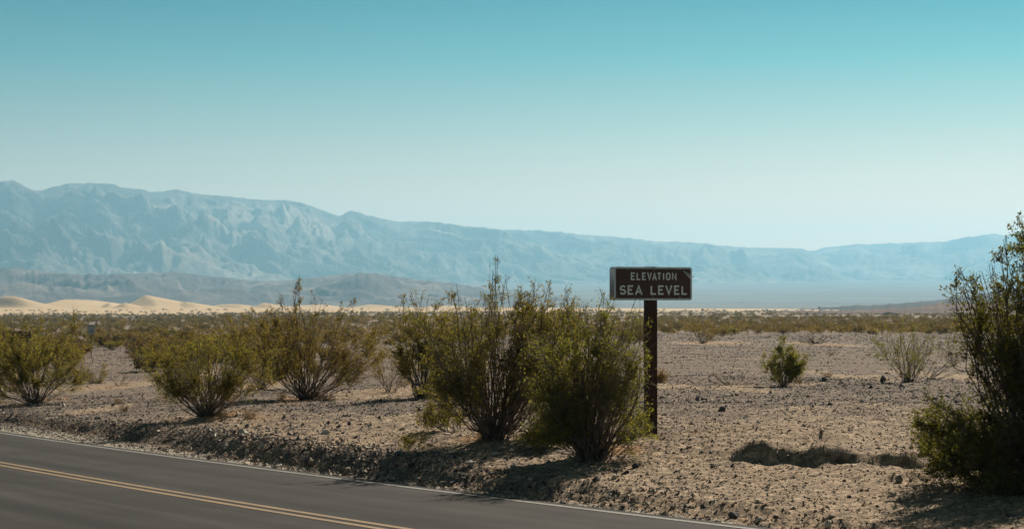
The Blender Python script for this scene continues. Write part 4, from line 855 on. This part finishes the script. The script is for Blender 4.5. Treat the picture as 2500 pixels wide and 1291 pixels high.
def speed_sign():
    Y = .61 * F / 18.; x = wob(223, Y); z = float(ground(np.array([x]), np.array([Y]))[0]); e = empty('speed_limit_sign', (x, Y, z))
    tag(e, 'small white SPEED LIMIT 45 sign rising out of the left scrub', 'sign')
    top = (HY - 792) / F * Y - z; h = .80; M_w = weathered('white_sheeting', (.42, .46, .47), (.55, .6, .6)); M_k = mat('black_print', (.02, .02, .022))[0]
    mb = MB(); mb.box(-.035, .035, .0, .05, -.4, top + .02); mb.build('post', M_timber, e, .004)
    mb = MB(); mb.prism(rounded(.61, h, .04), -.006, 0); f = mb.build('sign_panel', M_w, e); f.location = (0, 0, top - h / 2)
    mb = MB(); mb.box(-.28, .28, -.008, -.006, .365, .373); mb.box(-.28, .28, -.008, -.006, -.373, -.365); mb.box(-.28, -.272, -.008, -.006, -.365, .365); mb.box(.272, .28, -.008, -.006, -.365, .365); mb.build('border', M_k, f)
    def word(s, zc_, w, hh, cw, gap, st):
        tot = len(s) * cw + (len(s) - 1) * gap; x_ = -tot / 2
        for ch in s:
            mb = MB(); ww = cw
            strokes(mb, LET[ch], st, x_ + st / 2, zc_ - hh / 2 + st / 2, ww - st, hh - st, -.009, -.006); mb.build('letter' if ch not in '45' else 'digit', M_k, f); x_ += cw + gap
    word('SPEED', .27, .5, .10, .07, .025, .017); word('LIMIT', .12, .5, .10, .07, .025, .017); word('45', -.16, .4, .30, .17, .05, .05)
speed_sign()
def board():
    Y = 92.; p = np.array([wob(42, Y), Y]); z = float(ground(p[:1], p[1:])[0]); e = empty('roadside_board', (p[0], p[1], z), R_(8))
    tag(e, 'dark brown horizontal board half hidden behind the leftmost bush', 'sign')
    zt = lambda py: (HY - py) / F * Y - z
    mb = MB(); mb.box(-.62, .62, -.03, .03, zt(826), zt(808)); mb.build('board', M_brown, e, .006)
    for s in (-.45, .45): mb = MB(); mb.box(s - .04, s + .04, .032, .10, -.3, zt(811)); mb.build('leg', M_timber, e)
board()
for px, py, Y, lb in ((1715, 761, 520, 'tiny pale roadside marker in the far scrub just right of the sign post'), (2000, 755, 640, 'tiny pale roadside marker in the far scrub in front of the sandy hummocks')):
    x = wob(px, Y); z = float(ground(np.array([x]), np.array([float(Y)]))[0]); e = empty('roadside_marker', (x, Y, z)); tag(e, lb, 'marker'); zt = (HY - py + 7) / F * Y - z
    mb = MB(); mb.box(-.06, .06, 0, .08, -.3, zt); mb.build('post', M_alu, e); mb = MB(); mb.prism(rounded(.7, .55, .06), -.02, 0); o = mb.build('plate', M_border, e); o.location = (0, 0, zt - .25)
M_glass = mat('car_glass', (.02, .025, .03), .1, .6)[0]; M_tyre = mat('tyre', (.02, .02, .02))[0]
def car(px, py, Y, col, van, lb, rz):
    x = wob(px, Y); z = (HY - py) / F * Y; g = bpy.data.objects['badland_slope']; h, loc, *_ = g.ray_cast((x, Y, 300), (0, 0, -1)); zg = max(float(loc[2]) if h else -99, float(ground(np.array([x]), np.array([float(Y)]))[0]))
    e = empty('parked_car', (x, Y, zg), rz); tag(e, lb, 'car'); M_c = mat('car_paint', col, .35, .5)[0]
    if van: prof = [(-2.6, .35), (2.5, .35), (2.6, .95), (2.1, 1.25), (1.5, 2.1), (-2.5, 2.15), (-2.6, 1.9)]; win = [(1.45, 1.3), (2.0, 1.3), (1.45, 1.95), (-2.2, 1.95), (-2.2, 1.3)]; win = [(-2.2, 1.3), (1.95, 1.3), (1.4, 1.95), (-2.2, 1.95)]
    else: prof = [(-2.3, .3), (2.3, .3), (2.35, .75), (1.3, .95), (.6, 1.45), (-1.3, 1.48), (-2.0, 1.0), (-2.35, .95)]; win = [(-1.7, 1.0), (1.05, .98), (.5, 1.38), (-1.2, 1.4)]
    mb = MB(); mb.prism(prof, -.9, .9); b_ = mb.build('body', M_c, e, .04)
    for s in (-1, 1): mb = MB(); mb.prism(win, .905 * s, .915 * s); mb.build('window', M_glass, e)
    for s in (-1, 1):
        for q in (-1.45, 1.45): mb = MB(); mb.cyl((q, s * .9 - .11, .34), .34, .22, 'y', 14); w_ = mb.build('wheel', M_tyre, e); mb = MB(); mb.cyl((q, s * 1.02 - .01, .34), .19, .02, 'y', 10); mb.build('rim', M_alu, w_)
car(2160, 750, 1350, (.03, .06, .10), False, 'dark blue car far off at the foot of the right hand hill, leftmost of three', .1)
car(2172, 750, 1370, (.05, .07, .08), True, 'dark grey van between the other two far off vehicles', -.2)
car(2187, 750, 1390, (.45, .5, .52), True, 'pale van far off at the foot of the right hand hill, rightmost of three', .15)

# ------------------------------------------------------------------ haze
def haze():
    zmin = -40
    mb = MB(); mb.box(-30000, 30000, -30000, 30500, zmin, 1120)
    m = bpy.data.materials.new('haze_air'); m.use_nodes = True; N_ = m.node_tree.nodes; L_ = m.node_tree.links; N_.remove(N_['Principled BSDF'])
    v = N_.new('ShaderNodeVolumePrincipled'); v.inputs['Color'].default_value = (.355, .715, .985, 1); v.inputs['Density'].default_value = HAZE; v.inputs['Anisotropy'].default_value = .35
    L_.new(v.outputs[0], N_['Material Output'].inputs['Volume']); o = mb.build('haze', m); tag(o, kind='stuff')
HAZE = 5.2e-5
haze()
